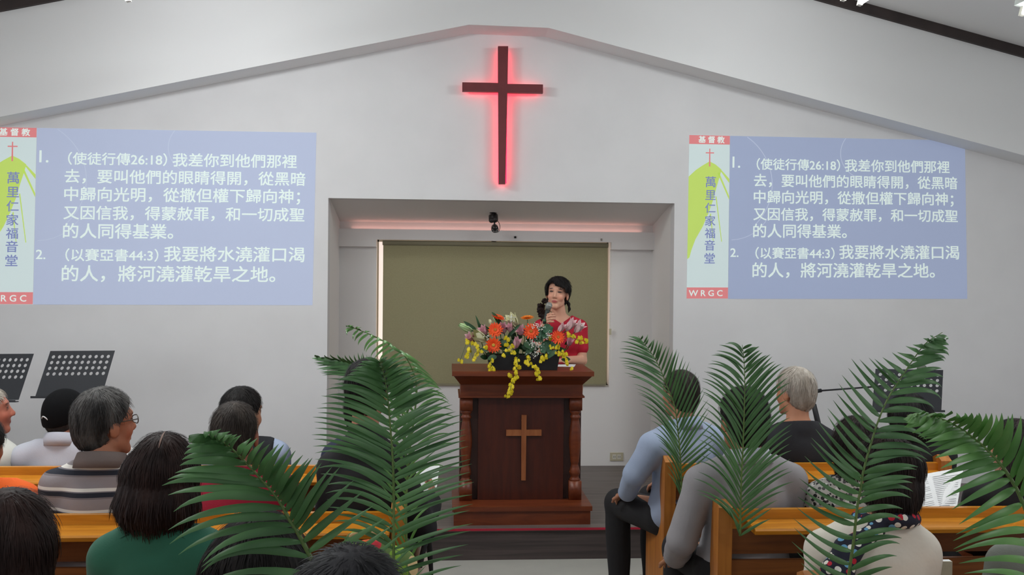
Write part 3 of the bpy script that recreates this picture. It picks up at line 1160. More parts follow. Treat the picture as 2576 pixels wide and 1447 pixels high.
def hand(S, wrist, fwd, palm_n, curl=0.5, size=1.0, thumb_side=1, k=0.006):
    """palm, four bent fingers of different lengths and a thumb from the palm's side"""
    w = Vector(wrist)
    f = Vector(fwd).normalized()
    n = Vector(palm_n)
    n = (n - f * n.dot(f)).normalized()           # the way the palm faces
    s = f.cross(n).normalized() * thumb_side      # towards the thumb
    z = size
    R = np.array([s, f, n]).T
    S.ell(w + f * 0.045 * z, np.array((0.038, 0.05, 0.014)) * z, R, 0.012)
    for i, (off, ln) in enumerate(((0.028, 0.07), (0.0095, 0.078), (-0.0095, 0.072), (-0.027, 0.058))):
        p = w + f * (0.085 - 0.004 * abs(i - 1)) * z + s * off * z
        d = (f + s * off * 2.0).normalized()
        r = (0.0088, 0.0083, 0.0076, 0.0066)
        ang = 0.15
        for q in range(3):
            ang += curl * (0.75, 1.0, 0.7)[q]
            dd = (d * math.cos(ang) + n * math.sin(ang)).normalized()
            p2 = p + dd * ln * z * (0.46, 0.3, 0.24)[q]
            S.cone(p, p2, r[q] * z, r[q + 1] * z, k)
            p = p2
    p = w + f * 0.02 * z + s * 0.03 * z
    d = (f * 0.65 + s * 0.7 + n * 0.35).normalized()
    p2 = p + d * 0.042 * z
    S.cone(p, p2, 0.0115 * z, 0.0095 * z, k)
    d = (f * 0.9 + s * 0.1 + n * (0.3 + curl * 0.5)).normalized()
    S.cone(p2, p2 + d * 0.034 * z, 0.0095 * z, 0.0075 * z, k)


def hairmat(name, c1, c2, rough=0.38):
    return mat(name, c1, 0.62, c2, 26.0, (1, 1, 0.16), bump=0.2, bscale=90, distort=0.4, spec=0.18)


M_SKIN = mat('skin', (190, 140, 112), 0.5, attr=True, spec=0.35)
CLOTH = {}


def cloth(name, c1, c2=None, rough=0.9, sheen=0.0, b=0.12):
    return mat(name, c1, rough, c2 or tuple(x * 0.93 for x in c1), 4.0, bump=b, bscale=220, sheen=sheen)


def seated(label, px, py, Y, yaw=0.0, hyaw=0.0, hpitch=0.0, hroll=0.0, skin=(170, 118, 92), hair='short', hm=None, shirt=None,
           pants=None, sw=0.17, hs=1.0, sleeve='long', collar=None, lean=0.0, fat=1.0, arms='lap', hair_h=0.006, face=True, hmin=-0.09, seed=1,
           vest=None, lift=0.0, hand_r=None, hand_l=None, knees=0.10, bodyh=0.0085, dx=0.0, hem=0.47, drape=None, neck_cut=0.0):
    """px,py is the crown of the head in the photo; Y the distance of the sitter's torso"""
    top = at(px, py, Y)
    s = (top.z - 0.45 - lift) / 0.85
    yr = Matrix.Rotation(yaw, 3, 'Z')
    hx = Vector((dx, 0.02 + lean, 0))
    base = Vector((top.x, Y, 0)) - yr @ hx
    t = thing('person', label, 'person', (base.x, base.y, 0), yaw)
    sl_ = 0.45 + lift
    Z = lambda z: sl_ + (z - 0.45) * s
    S = Sdf()
    hc = np.array((dx, 0.02 + lean, top.z - 0.118 * hs))
    H = HF(hc, rot(hyaw, hpitch, hroll), hs)
    nb = np.array((dx * 0.6, lean * 0.8 - 0.03, Z(1.0)))
    shz = Z(0.93)
    # torso
    S.ell((0, 0.0, Z(0.585)), (0.165 * fat, 0.125 * fat, 0.115), None, 0.05)
    S.ell((0, lean * 0.4 - 0.005, Z(0.70)), (0.145 * fat, 0.108 * fat, 0.16), None, 0.05)
    S.ell((dx * 0.4, lean * 0.7 - 0.015, Z(0.86)), (0.155 * fat, 0.108 * fat, 0.15), None, 0.05)
    for d in (-1, 1):
        S.cone((d * sw, lean * 0.8 - 0.02, shz), nb + np.array((d * 0.035, 0, 0.0)), 0.052, 0.05, 0.04)
    S.cone(nb, H((0, -0.02, -0.05)), 0.056 * hs, 0.052 * hs, 0.02)
    nt = len(S.p)
    arm_i, hands = [], []
    for d in (-1, 1):
        sh = np.array((d * sw, lean * 0.8 - 0.02, shz - 0.01))
        el = np.array((d * (sw + 0.038), lean * 0.5 + 0.03, Z(0.68)))
        wr = np.array((d * 0.10, 0.26, 0.66 + lift))
        fw, pn = (-d * 0.5, 1.0, -0.15), (0, 0.1, -1)
        o = hand_r if d == 1 else hand_l
        if o is not None:
            el = np.array(o.get('el', el), float)
            wr = np.array(o['wr'], float)
            fw, pn = o.get('fw', fw), o.get('pn', pn)
        S.cone(sh, el, 0.052 * (0.5 + 0.5 * fat), 0.042, 0.03)
        S.cone(el, wr, 0.04, 0.027, 0.015)
        hands.append((wr, fw, pn, d))
    na = len(S.p)
    for d in (-1, 1):
        hp = np.array((d * 0.09, 0.03, 0.553 + lift))
        kn = np.array((d * knees, 0.42, 0.535 + lift))
        an = np.array((d * knees, 0.40, 0.09))
        S.cone(hp, kn, 0.088, 0.062, 0.03)
        S.cone(kn, an, 0.06, 0.04, 0.02)
    nl = len(S.p)
    feet = Sdf()
    for d in (-1, 1):
        for Q in (S, feet):
            Q.cone((d * knees, 0.37, 0.045), (d * (knees + 0.02), 0.55, 0.034), 0.036, 0.03, 0.02)
    B = Sdf()
    B.p = list(S.p)
    head_prims(B, H, hs, face=face)
    for wr, fw, pn, d in hands:
        hand(B, wr, fw, pn, 0.45, 0.98, -d)
    B.mesh('body', bodyh, M_SKIN, t, color=skin_color(H, skin))
    # clothes
    cl = Sdf()
    cl.p = S.p[:nt]
    top_ = cl.inflated(0.016)
    ar = Sdf()
    ar.p = S.p[nt:na]
    A = []
    for i, q in enumerate(ar.inflated(0.016).p):
        if i % 2 == 1:
            if sleeve == 'short':
                continue
            q = (q[0], q[1], q[1] + (q[2] - q[1]) * 0.93, q[3], q[4] + 0.008, q[5], q[6])
        elif sleeve == 'short':
            q = (q[0], q[1], q[1] + (q[2] - q[1]) * 0.8, q[3] + 0.004, q[4] + 0.012, q[5], q[6])
        elif sleeve == 'none':
            q = (q[0], q[1], q[1] + (q[2] - q[1]) * 0.25, q[3] + 0.002, q[4] + 0.008, q[5], q[6])
        A.append(q)
    if sleeve == 'none':
        A = [A[0], A[2]]
    nz = nb[2] + 0.035 + neck_cut
    ncut = lambda P: np.maximum(P[:, 2] - (nz - 0.25 * (P[:, 1] - nb[1])), hem + lift - P[:, 2])
    if vest is not None:
        v = cl.inflated(0.02)
        v.mesh('vest', 0.009, vest, t, cut=lambda P: np.maximum(ncut(P), np.abs(P[:, 0]) - (sw - 0.002)), noise=folds(seed + 5, 0.003))
        top_.p = top_.p + A
    else:
        top_.p = top_.p + A
    shm = top_.mesh('shirt', 0.0085, shirt, t, cut=ncut, noise=folds(seed))
    if collar is not None:
        prof = [(0.075, -0.034), (0.094, -0.036), (0.087, -0.008), (0.0765, 0.022), (0.0725, 0.024), (0.071, 0.0)]
        bm = BM()
        rings = []
        for a in range(32):
            q = 2 * PI * a / 32
            gap = 0.012 if a in (8,) else 0.0
            rings.append([bm.verts.new((nb[0] + r * hs * 1.02 * math.cos(q), nb[1] + 0.006 + r * hs * math.sin(q), nz - 0.002 + z - gap - 0.022 * math.sin(q))) for r, z in prof])
        for a in range(32):
            A_, B_ = rings[a], rings[(a + 1) % 32]
            for q in range(6):
                bm.faces.new((A_[q], A_[(q + 1) % 6], B_[(q + 1) % 6], B_[q]))
        obj('collar', bm, collar, shm, True)
    lg = Sdf()
    lg.p = [S.p[0]] + S.p[na:nl]
    lg.inflated(0.014).mesh('trousers', 0.011, pants or M_PANTS, t, cut=lambda P: np.maximum(P[:, 2] - Z(0.62), 0.07 - P[:, 2]), noise=folds(seed + 9, 0.004))
    for d in (-1, 1):
        f = Sdf()
        f.p = [q for q in feet.inflated(0.009).p if q[1][0] * d > 0]
        f.mesh('shoe', 0.009, M_SHOE, t, cut=lambda P: 0.004 - P[:, 2])
    # hair
    hairdo(t, H, hs, hair, hm, hair_h, seed, hmin, nb)
    return t, H, nb, S


def fibres(o, H, long, hm, seed, n, h):
    me = o.data
    nv = len(me.vertices)
    V = np.empty(nv * 3)
    N = np.empty(nv * 3)
    me.vertices.foreach_get('co', V)
    me.vertices.foreach_get('normal', N)
    V, N = V.reshape(-1, 3), N.reshape(-1, 3)
    r = np.random.default_rng(seed)
    rel = H.inv(V)
    ok = np.where((N * (V - H.c)).sum(1) > 0.35 * np.linalg.norm(V - H.c, axis=1))[0]
    I = r.choice(ok, min(n, len(ok)), replace=False)
    p, nn = V[I].copy(), N[I].copy()
    crown = H((0.012, -0.045, 0.12))
    L = r.uniform(0.5, 1.2, len(I)) * (long if long else 0.032)
    w = r.uniform(0.0006, 0.0013, len(I))
    seg = 5
    jit = r.normal(size=(len(I), 3)) * 0.07
    low = (p[:, 2] < H.c[2] - 0.02) if long else np.zeros(len(I), bool)
    rows = []
    for q in range(seg + 1):
        if long:
            d = np.tile(np.array((0, 0, -1.0)), (len(I), 1)) + 0.5 * (p - crown) / 0.12 * (~low)[:, None]
        else:
            d = (p - crown) / 0.1 + np.array((0, 0, -0.35))
        d = d + jit
        d -= nn * (d * nn).sum(1)[:, None]
        d /= np.linalg.norm(d, axis=1)[:, None] + 1e-9
        sd = np.cross(d, nn)
        lift_ = 0.0004 + 0.0014 * math.sin(PI * q / seg) - (0.0012 if q in (0,) else 0)
        ww = w * (0.15 if q in (0, seg) else 1.0)
        rows.append((p + nn * lift_ - sd * ww[:, None], p + nn * lift_ + sd * ww[:, None]))
        p = p + d * (L / seg)[:, None]
        g = p - H.c
        gl = np.linalg.norm(g, axis=1)[:, None]
        if q == 0:
            r0 = np.linalg.norm(V[I] - H.c, axis=1)[:, None]
        up_ = ~low
        g2 = g / gl
        nn2 = nn + (g2 - (p - d * (L / seg)[:, None] - H.c) / gl) * up_[:, None]
        nn = nn2 / np.linalg.norm(nn2, axis=1)[:, None]
        p = np.where(up_[:, None], H.c + g2 * (0.5 * r0 + 0.5 * gl), p)
    A = np.stack([x for ab in rows for x in ab], 1).reshape(-1, 3)
    b = np.arange(len(I))[:, None] * (2 * (seg + 1)) + 2 * np.arange(seg)[None, :]
    Q = np.stack([b, b + 1, b + 3, b + 2], -1).reshape(-1, 4)
    m2 = bpy.data.meshes.new('hair_strands')
    m2.from_pydata(A.tolist(), [], Q.tolist())
    f = link_mesh('hair_strands', m2, hm, o, True)
    f['kind'] = 'stuff'
    return f


def hairdo(t, H, hs, hair, hm, h, seed, hmin, nb, nape=None):
    if hair == 'none':
        return None
    D = Sdf()
    e = lambda c, r, kk=0.02, op=1: D.ell(H(c), np.array(r) * hs, H.R, kk, op)
    amp = 0.0016
    if hair in ('short', 'thin', 'cap'):
        g = 0.0 if hair == 'thin' else 0.006
        if hair == 'cap':
            g = 0.009
        e((0, -0.016, 0.034), (0.079 + g, 0.098 + g, 0.089 + g))
        e((0, -0.045, -0.02), (0.066 + g, 0.066 + g, 0.075 + g), 0.03)

        def cut(P):
            p = H.inv(P)
            x, y, z = p.T
            front = (-0.012 + 1.25 * np.maximum(y + 0.005, 0) + 0.4 * np.minimum(y + 0.005, 0)) - z
            ear = 0.028 - np.sqrt((y + 0.008) ** 2 + (z + 0.02) ** 2) + np.where(np.abs(x) < 0.05, -1, 0)
            back = np.where(y < -0.005, hmin - z + 0.0, -1)
            lowf = np.where(y < -0.005, -1, front)
            side = np.where((y < -0.005), (-0.03 - 0.9 * np.minimum(-y - 0.005, 0.06)) - z, -1)
            return np.maximum(np.maximum(np.maximum(lowf, ear), back), side) * hs
        if hair == 'cap':
            def cut(P):
                p = H.inv(P)
                return (-0.012 + 0.34 * p[:, 1] - p[:, 2]) * hs
            return D.mesh('cap', h, hm, t, cut=cut, noise=None)
        o = D.mesh('hair', h, hm, t, cut=cut, noise=strands(seed, 0.0008, 60, H.c))
        fibres(o, H, False, hm, seed, 1500, h)
        return o
    # long hair falling behind and beside the head, to a given drop below the head centre
    kind, drop, wid = hair
    e((0, -0.016, 0.032), (0.086, 0.106, 0.098))
    c = H.c
    dr = np.array((0, 0, -1.0))
    for sx in (-1.0, -0.55, 0.0, 0.55, 1.0):
        a = H((sx * 0.06, -0.045 - 0.025 * (1 - abs(sx)), 0.01))
        b = np.array((c[0] + sx * wid * 0.8, a[1] - 0.02, c[2] - drop * 0.55))
        b2 = np.array((c[0] + sx * wid * 0.85, a[1] - 0.018 - 0.012 * (1 - abs(sx)), c[2] - drop + 0.03))
        rb = 0.042 if kind == 'long' else 0.032
        D.cone(a, b, 0.045 * hs, rb, 0.05)
        D.cone(b, b2, rb, 0.028, 0.05)

    def cut(P):
        p = H.inv(P)
        x, y, z = p.T
        fr = (0.055 + 0.9 * np.maximum(y - 0.035, 0)) - z
        fr = np.where(y > 0.035, fr, -1)
        lo = (c[2] - drop + 0.012 * np.sin(P[:, 0] * 90 + seed) * 0.6) - P[:, 2]
        return np.maximum(fr, lo)
    o = D.mesh('hair', 0.005, hm, t, cut=cut, noise=strands(seed, 0.0015, 70, (c[0], c[1] + 0.02, c[2])))
    fibres(o, H, 0.055 if kind == 'long' else 0.04, hm, seed, 2600, h)
    return o


M_PANTS = cloth('black_trousers', (30, 29, 32))
M_SHOE = mat('black_shoe', (22, 21, 22), 0.4)

# ------------------------------------------------------------------ the congregation
RA = math.radians
H_BLACK = hairmat('black_hair', (20, 18, 18), (34, 31, 30))
H_BROWN = hairmat('dark_brown_hair', (30, 20, 19), (48, 33, 30))
H_WARM = hairmat('brown_black_hair', (28, 21, 20), (44, 33, 30))
H_GREY = hairmat('grey_black_hair', (40, 39, 39), (92, 90, 88))
H_WHITE = hairmat('white_hair', (158, 148, 136), (196, 188, 178))
H_THIN = hairmat('thin_grey_brown_hair', (42, 36, 33), (70, 63, 58))
C_WHITE = cloth('white_shirt_cloth', (206, 206, 198))
C_LGREY = cloth('light_grey_shirt_cloth', (186, 188, 198))
C_GREY = cloth('grey_shirt_cloth', (158, 155, 158))
C_BLUE = cloth('light_blue_shirt_cloth', (166, 180, 206))
C_SUIT = cloth('black_suit_cloth', (32, 32, 37))
C_NAVY = cloth('navy_cloth', (38, 42, 66))
C_BLACK = cloth('black_cloth', (28, 27, 30))
C_GREEN = cloth('dark_green_cloth', (36, 98, 76), sheen=0.1)
C_RED = cloth('crimson_cloth', (166, 28, 58))
C_ORANGE = cloth('orange_cloth', (236, 100, 28))
C_CREAM = mat('cream_knit', (230, 224, 211), 0.95, (221, 215, 202), 5, bump=0.5, bscale=26)
C_DGREY = cloth('dull_grey_cloth', (130, 136, 128))
C_VEST = cloth('black_vest_cloth', (30, 32, 38))


def striped(name, base, bands, z0, period):
    m = cloth(name, base)
    nt = m.node_tree
    b = nt.nodes['Principled BSDF']
    tc = nt.nodes.new('ShaderNodeTexCoord')
    sp = nt.nodes.new('ShaderNodeSeparateXYZ')
    nt.links.new(tc.outputs['Object'], sp.inputs[0])
    ma = nt.nodes.new('ShaderNodeMath')
    ma.operation = 'MULTIPLY_ADD'
    ma.inputs[1].default_value = -1 / period
    ma.inputs[2].default_value = z0 / period
    nt.links.new(sp.outputs['Z'], ma.inputs[0])
    fr = nt.nodes.new('ShaderNodeMath')
    fr.operation = 'FRACT'
    nt.links.new(ma.outputs[0], fr.inputs[0])
    gt = nt.nodes.new('ShaderNodeMath')
    gt.operation = 'GREATER_THAN'
    gt.inputs[1].default_value = 0.0
    nt.links.new(ma.outputs[0], gt.inputs[0])
    rp = nt.nodes.new('ShaderNodeValToRGB')
    rp.color_ramp.interpolation = 'CONSTANT'
    els = rp.color_ramp.elements
    while len(els) < len(bands):
        els.new(0.5)
    for e, (p, c) in zip(els, bands):
        e.position = p
        e.color = (*lin(c), 1)
    nt.links.new(fr.outputs[0], rp.inputs['Fac'])
    mx = nt.nodes.new('ShaderNodeMix')
    mx.data_type = 'RGBA'
    mx.inputs[6].default_value = (*lin(base), 1)
    nt.links.new(gt.outputs[0], mx.inputs[0])
    nt.links.new(rp.outputs['Color'], mx.inputs[7])
    nt.links.new(mx.outputs[2], b.inputs['Base Color'])
    return m


def spotted(name, base, spots, scale, size=0.3):
    """voronoi cells: round spots of several colours on a ground colour"""
    m = cloth(name, base)
    nt = m.node_tree
    b = nt.nodes['Principled BSDF']
    tc = nt.nodes.new('ShaderNodeTexCoord')
    vo = nt.nodes.new('ShaderNodeTexVoronoi')
    vo.inputs['Scale'].default_value = scale
    vo.inputs['Randomness'].default_value = 0.75
    nt.links.new(tc.outputs['Object'], vo.inputs['Vector'])
    lt = nt.nodes.new('ShaderNodeMath')
    lt.operation = 'LESS_THAN'
    lt.inputs[1].default_value = size
    nt.links.new(vo.outputs['Distance'], lt.inputs[0])
    sp = nt.nodes.new('ShaderNodeSeparateColor')
    nt.links.new(vo.outputs['Color'], sp.inputs[0])
    rp = nt.nodes.new('ShaderNodeValToRGB')
    rp.color_ramp.interpolation = 'CONSTANT'
    els = rp.color_ramp.elements
    while len(els) < len(spots):
        els.new(0.5)
    for i, (e, c) in enumerate(zip(els, spots)):
        e.position = i / len(spots)
        e.color = (*lin(c), 1)
    nt.links.new(sp.outputs[0], rp.inputs['Fac'])
    mx = nt.nodes.new('ShaderNodeMix')
    mx.data_type = 'RGBA'
    mx.inputs[6].default_value = (*lin(base), 1)
    nt.links.new(lt.outputs[0], mx.inputs[0])
    nt.links.new(rp.outputs['Color'], mx.inputs[7])
    nt.links.new(mx.outputs[2], b.inputs['Base Color'])
    return m


C_STRIPE = striped('striped_polo_cloth', (142, 134, 136), [(0.0, (226, 222, 214)), (0.15, (120, 116, 122)), (0.2, (34, 38, 50)), (0.42, (120, 112, 114)), (0.5, (146, 138, 140))], 1.018, 0.079)
C_FLORAL = spotted('black_white_floral_cloth', (196, 194, 188), [(40, 40, 42), (90, 90, 90), (235, 235, 230), (60, 58, 60)], 62, 0.5)
C_SCARF = spotted('spotted_scarf_cloth', (34, 36, 52), [(236, 232, 220), (240, 238, 230), (196, 38, 58), (110, 168, 206)], 40, 0.4)
C_BAG = spotted('flower_print_cloth', (96, 120, 66), [(206, 92, 40), (188, 40, 54), (220, 190, 140), (130, 170, 60), (226, 120, 40)], 16, 0.5)
SK = (174, 120, 94)
YA, YB_, YC, YD = 4.63, 3.74, 2.85, 1.96

# front row, left of the aisle
seated('person with thin white hair in a white shirt at the left edge, face in profile', -26, 973, YA, sw=0.14, dx=0.05, yaw=RA(-6), hyaw=RA(-58), hpitch=0.08, skin=(176, 110, 90), hair='thin', hm=H_WHITE, shirt=C_WHITE, sleeve='short', seed=3, hmin=-0.05, collar=C_WHITE)
pc, Hc, nbc, _ = seated('person in a black cap and light grey shirt in the front left pew', 168, 984, YA, hyaw=RA(-24), hpitch=-0.02, skin=(178, 112, 86), hair='cap', hm=mat('black_cap_cloth', (12, 12, 14), 0.9, bump=0.1, bscale=200, spec=0.15), shirt=C_LGREY, sleeve='short', collar=C_LGREY, seed=4, sw=0.175)
capo = [c for c in pc.children if c.name.startswith('cap')][0]
D = Sdf()
for x in (-0.05, -0.025, 0, 0.025, 0.05):
    D.cone(Hc((x, 0.085, 0.04)), Hc((x * 0.9, 0.165 - abs(x) * 0.5, 0.03)), 0.005, 0.004, 0.012)
D.mesh('brim', 0.005, capo.data.materials[0], capo)
bm = BM()
ptsA = []
for i in range(9):
    az, zz = math.radians(-10 + 4.6 * i), -0.012 + 0.020 * math.sin(i / 8 * PI)
    q = math.sqrt(1 - ((zz - 0.034) / 0.098) ** 2)
    ptsA.append(Hc((-0.0915 * q * math.sin(az), -0.016 - 0.1165 * q * math.cos(az), zz)))
tube(bm, [Vector(p) for p in ptsA], 0.003, 6)
obj('white_stitching', bm, mat('white_thread', (206, 206, 206), 0.8), capo, True)
bm = BM()
tube(bm, [Vector(Hc((x, -0.105 + 6 * x * x, -0.04))) for x in (-0.03, 0, 0.03)], 0.007, 6)
obj('cap_strap', bm, capo.data.materials[0], capo, True)
H2, nbh = Hc, nbc
hairdo(pc, Hc, 1.0, 'thin', H_THIN, 0.006, 12, -0.075, nbc)
seated('person with black hair in a black vest over light blue sleeves, front left pew', 612, 977, YA, hyaw=RA(-34), hpitch=-0.06, skin=(196, 146, 118), hair='short', hm=H_BLACK, shirt=C_BLUE, vest=C_VEST, sleeve='long', seed=5, sw=0.165, hs=1.06)
seated('person in navy at the aisle end of the front left pew, behind palm fronds', 912, 978, YA, hyaw=RA(-10), skin=SK, hair='short', hm=H_BLACK, shirt=C_NAVY, seed=6, sw=0.12)
# second row, left
seated('person in an orange top cut off by the left edge, second pew', -48, 1050, YB_, skin=SK, hair='short', hm=H_BLACK, shirt=C_ORANGE, seed=7, sw=0.165)
pg, Hg, nbg, _ = seated('person with greying hair and glasses in a grey striped polo', 268, 979, YB_, hyaw=RA(-42), hpitch=0.02, hroll=0.03, skin=(178, 118, 90), hair='short', hm=H_GREY, shirt=C_STRIPE, sleeve='short', collar=cloth('polo_collar', (116, 104, 100)), seed=8, sw=0.158, hs=1.13, fat=1.03, bodyh=0.007, hair_h=0.005)
gl_ = bm = BM()
for s in (-1, 1):
    tube(bm, [Vector(Hg((s * 0.08, -0.01, 0.012))), Vector(Hg((s * 0.079, 0.05, 0.014))), Vector(Hg((s * 0.055, 0.088, 0.010)))], 0.0022, 6)
    ring = [Vector(Hg((s * 0.033 + 0.022 * math.cos(a), 0.094 - 0.3 * abs(0.022 * math.cos(a)), 0.006 + 0.015 * math.sin(a)))) for a in np.linspace(0, 2 * PI, 17)]
    tube(bm, ring, 0.002, 6)
tube(bm, [Vector(Hg((-0.011, 0.09, 0.01))), Vector(Hg((0.0, 0.097, 0.012))), Vector(Hg((0.011, 0.09, 0.01)))], 0.002, 6)
obj('glasses', bm, mat('glasses_metal', (96, 90, 82), 0.3, metal=0.8), pg, True)
pr, Hr, nbr, _ = seated('person with thinning hair in a crimson shirt behind the leaning palm frond', 590, 1013, YB_, hyaw=RA(4), hpitch=-0.1, skin=(178, 112, 92), hair='thin', hm=H_THIN, shirt=C_RED, sleeve='short', seed=9, sw=0.185, hs=1.12, fat=1.1)
bm = BM()
for poly in (((524, 1285), (528, 1283), (566, 1283), (569, 1281), (569, 1293)), ((584, 1280), (584, 1290)), ((590, 1292), (592, 1284), (622, 1285), (620, 1292)), ((632, 1285), (632, 1292))):
    tube(bm, [Vector(at(x, y, YB_ - 0.152)) - pr.location for x, y in poly], 0.0022, 5)
obj('yellow_print', bm, mat('yellow_thread', (226, 206, 40), 0.7), pr, True)
seated('person in a black jacket at the aisle end of the second left pew', 926, 908, YB_, yaw=RA(-8), hyaw=RA(-6), skin=SK, hair='short', hm=H_BLACK, shirt=C_BLACK, seed=10, sw=0.125, neck_cut=0.055,
       hand_r=dict(el=(0.22, 0.06, 0.74), wr=(0.215, 0.22, 0.80), fw=(0.1, 0.6, 0.5), pn=(-1, 0, 0)), fat=0.95)
# third row, left
pw_, Hw, _, _ = seated('person with shoulder-length brown hair in a dark green top', 412, 1096, YC, hyaw=RA(4), hpitch=-0.08, skin=SK, hair=('long', 0.135, 0.084), hm=H_BROWN, shirt=C_GREEN, sleeve='short', seed=11, sw=0.13, hs=1.04, fat=1.0)
bm = BM()
prev = None
for i in range(7):
    a = math.radians(96 + 8 * i)
    y, z = -0.016 + 0.1066 * math.cos(a), 0.032 + 0.0986 * math.sin(a)
    row = [bm.verts.new(Vector(Hw((0.008 + d * 0.0028 * math.sin(PI * (i + 0.6) / 7.2), y * 1.012, z + 0.0012)))) for d in (-1, 1)]
    if prev:
        bm.faces.new((prev[0], prev[1], row[1], row[0]))
    prev = row
obj('hair_parting', bm, mat('scalp', (112, 84, 72), 0.7), pw_, True)
# fourth and fifth rows, left
seated('person with long brown hair in the bottom left corner', 26, 1239, YD, hpitch=-0.03, skin=SK, hair=('long', 0.30, 0.072), hm=H_BROWN, shirt=C_BLACK, seed=12, sw=0.155, hs=0.95)
seated('person with black hair below the woman in green, behind the leaning palm frond', 655, 1292, YD, skin=SK, hair=('long', 0.28, 0.12), hm=H_BLACK, shirt=C_BLACK, seed=13, sw=0.155, hs=1.04)
seated('person whose parted black hair alone shows at the bottom edge', 878, 1389, 1.28, skin=SK, hair='short', hm=hairmat('parted_black_hair', (24, 24, 26), (48, 48, 51)), shirt=C_BLACK, seed=14, lean=0.16)
pew(0.88, -2.9, 0.12, 'oak pew under the parted black hair at the bottom edge, out of view', 'oak pews left of the aisle')
# front row, right
seated('person in a light blue long-sleeved shirt turned to the aisle, front right pew', 1710, 932, YA, yaw=RA(21), hyaw=RA(6), skin=(180, 126, 98), hair='thin', hm=H_THIN, shirt=C_BLUE, sleeve='long', collar=C_BLUE, seed=15, sw=0.18, hs=1.02, knees=0.11,
       hand_l=dict(el=(-0.26, 0.02, 0.78), wr=(-0.2, 0.2, 0.64), fw=(0.3, 1, -0.25), pn=(0.2, 0, -1)), hmin=-0.075)
seated('person with white hair in a black suit in the front right pew', 1998, 927, YA, yaw=RA(4), hyaw=RA(26), hpitch=-0.04, skin=(200, 140, 108), hair='short', hm=H_WHITE, shirt=C_SUIT, seed=16, sw=0.15, hs=1.02)
seated('person with black bobbed hair in a black top, before the right music stand', 2284, 991, YA, hyaw=RA(-6), skin=(204, 150, 122), hair=('bob', 0.10, 0.085), hm=H_BLACK, shirt=C_BLACK, sleeve='short', seed=17, sw=0.16, hs=1.04)
# second row, right
seated('person in a grey long-sleeved shirt in the second right pew', 1869, 977, YB_, yaw=RA(6), hyaw=RA(4), skin=(176, 124, 92), hair='short', hm=H_BLACK, shirt=C_GREY, collar=C_LGREY, seed=18, sw=0.19, hs=1.12, fat=1.08, knees=0.12,
       hand_l=dict(el=(-0.27, -0.02, 0.70), wr=(-0.22, 0.2, 0.56), fw=(0.1, 1, -0.2), pn=(0.3, 0, -1)))
seated('person with brown hair in a black and white floral blouse', 2152, 1053, YB_, hpitch=-0.12, skin=SK, hair=('bob', 0.12, 0.085), hm=H_WARM, shirt=C_FLORAL, sleeve='short', seed=19, sw=0.16, hs=1.0)
seated('person with dark brown hair in black at the right edge', 2552, 1060, YB_, yaw=RA(8), hyaw=RA(24), hpitch=-0.1, skin=(206, 150, 124), hair=('bob', 0.15, 0.09), hm=H_WARM, shirt=C_BLACK, sleeve='short', seed=20, sw=0.17, fat=1.15)
# third row, right
pk, Hk, nbk, Sk = seated('person in a cream knitted cardigan with a spotted scarf', 2227, 1096, YC, dx=0.055, hyaw=RA(10), hpitch=-0.1, skin=(190, 140, 110), hair=('bob', 0.118, 0.052), hm=H_WARM, shirt=C_CREAM, sleeve='long', seed=21, sw=0.14, hs=0.92, fat=1.0)
D = Sdf()
n = 16
for a in range(n):
    q0, q1 = 2 * PI * a / n, 2 * PI * (a + 1) / n
    P = lambda q: np.array((nbk[0] + 0.01 + 0.078 * math.cos(q), nbk[1] + 0.01 + 0.078 * math.sin(q), nbk[2] + 0.03 - 0.018 * math.sin(q)))
    D.cone(P(q0), P(q1), 0.02 + 0.005 * math.sin(3 * q0), 0.02 + 0.005 * math.sin(3 * q1), 0.02)
D.chain([(nbk[0] - 0.055, nbk[1] - 0.055, nbk[2] + 0.02), (-0.125, -0.085, nbk[2] - 0.035), (-0.175, -0.115, nbk[2] - 0.10), (-0.20, -0.125, nbk[2] - 0.17)], [0.022, 0.024, 0.028, 0.02], 0.02)
D.chain([(nbk[0] - 0.045, nbk[1] - 0.06, nbk[2] + 0.015), (-0.105, -0.115, nbk[2] - 0.05), (-0.145, -0.14, nbk[2] - 0.12), (-0.165, -0.145, nbk[2] - 0.16)], [0.02, 0.024, 0.027, 0.018], 0.02)
D.mesh('scarf', 0.006, C_SCARF, pk, noise=folds(44, 0.003))
seated('person in dull grey whose shoulder shows in the bottom right corner', 2668, 1176, YC, skin=SK, hair='short', hm=H_BLACK, shirt=C_DGREY, sleeve='short', seed=22, sw=0.185)

# ------------------------------------------------------------------ the speaker
SY = 6.5
s0 = at(1405, 1280, SY)
SB = Vector((s0.x, SY, STZ))
spk = thing('person', 'person in a red dress speaking into a microphone behind the pulpit', 'person', SB)


def Ls(px, py, dy=0.0):
    return np.array(at(px, py, SY + dy) - SB)


S = Sdf()
crown = Ls(1400, 697)
hs = 0.95
hc = np.array((Ls(1401, 750)[0], -0.02, crown[2] - 0.117))
Hs = HF(hc, rot(PI - RA(17), 0.07, RA(-5)), hs)
shz = Ls(1405, 818)[2]
nb = np.array((0.0, 0.012, shz + 0.03))
S.ell((0, 0, 0.80), (0.132, 0.10, 0.13), None, 0.05)
S.ell((0, 0, shz - 0.22), (0.118, 0.082, 0.15), None, 0.05)
S.ell((0, 0, shz - 0.08), (0.132, 0.09, 0.12), None, 0.05)
for d in (-1, 1):
    S.ell((d * 0.06, -0.062, shz - 0.12), (0.052, 0.045, 0.052), None, 0.03)
    S.cone((d * 0.134, 0.005, shz - 0.012), nb + np.array((d * 0.03, 0, 0)), 0.04, 0.045, 0.035)
S.cone(nb, Hs((0, -0.025, -0.06)), 0.05, 0.048, 0.02)
nt = len(S.p)
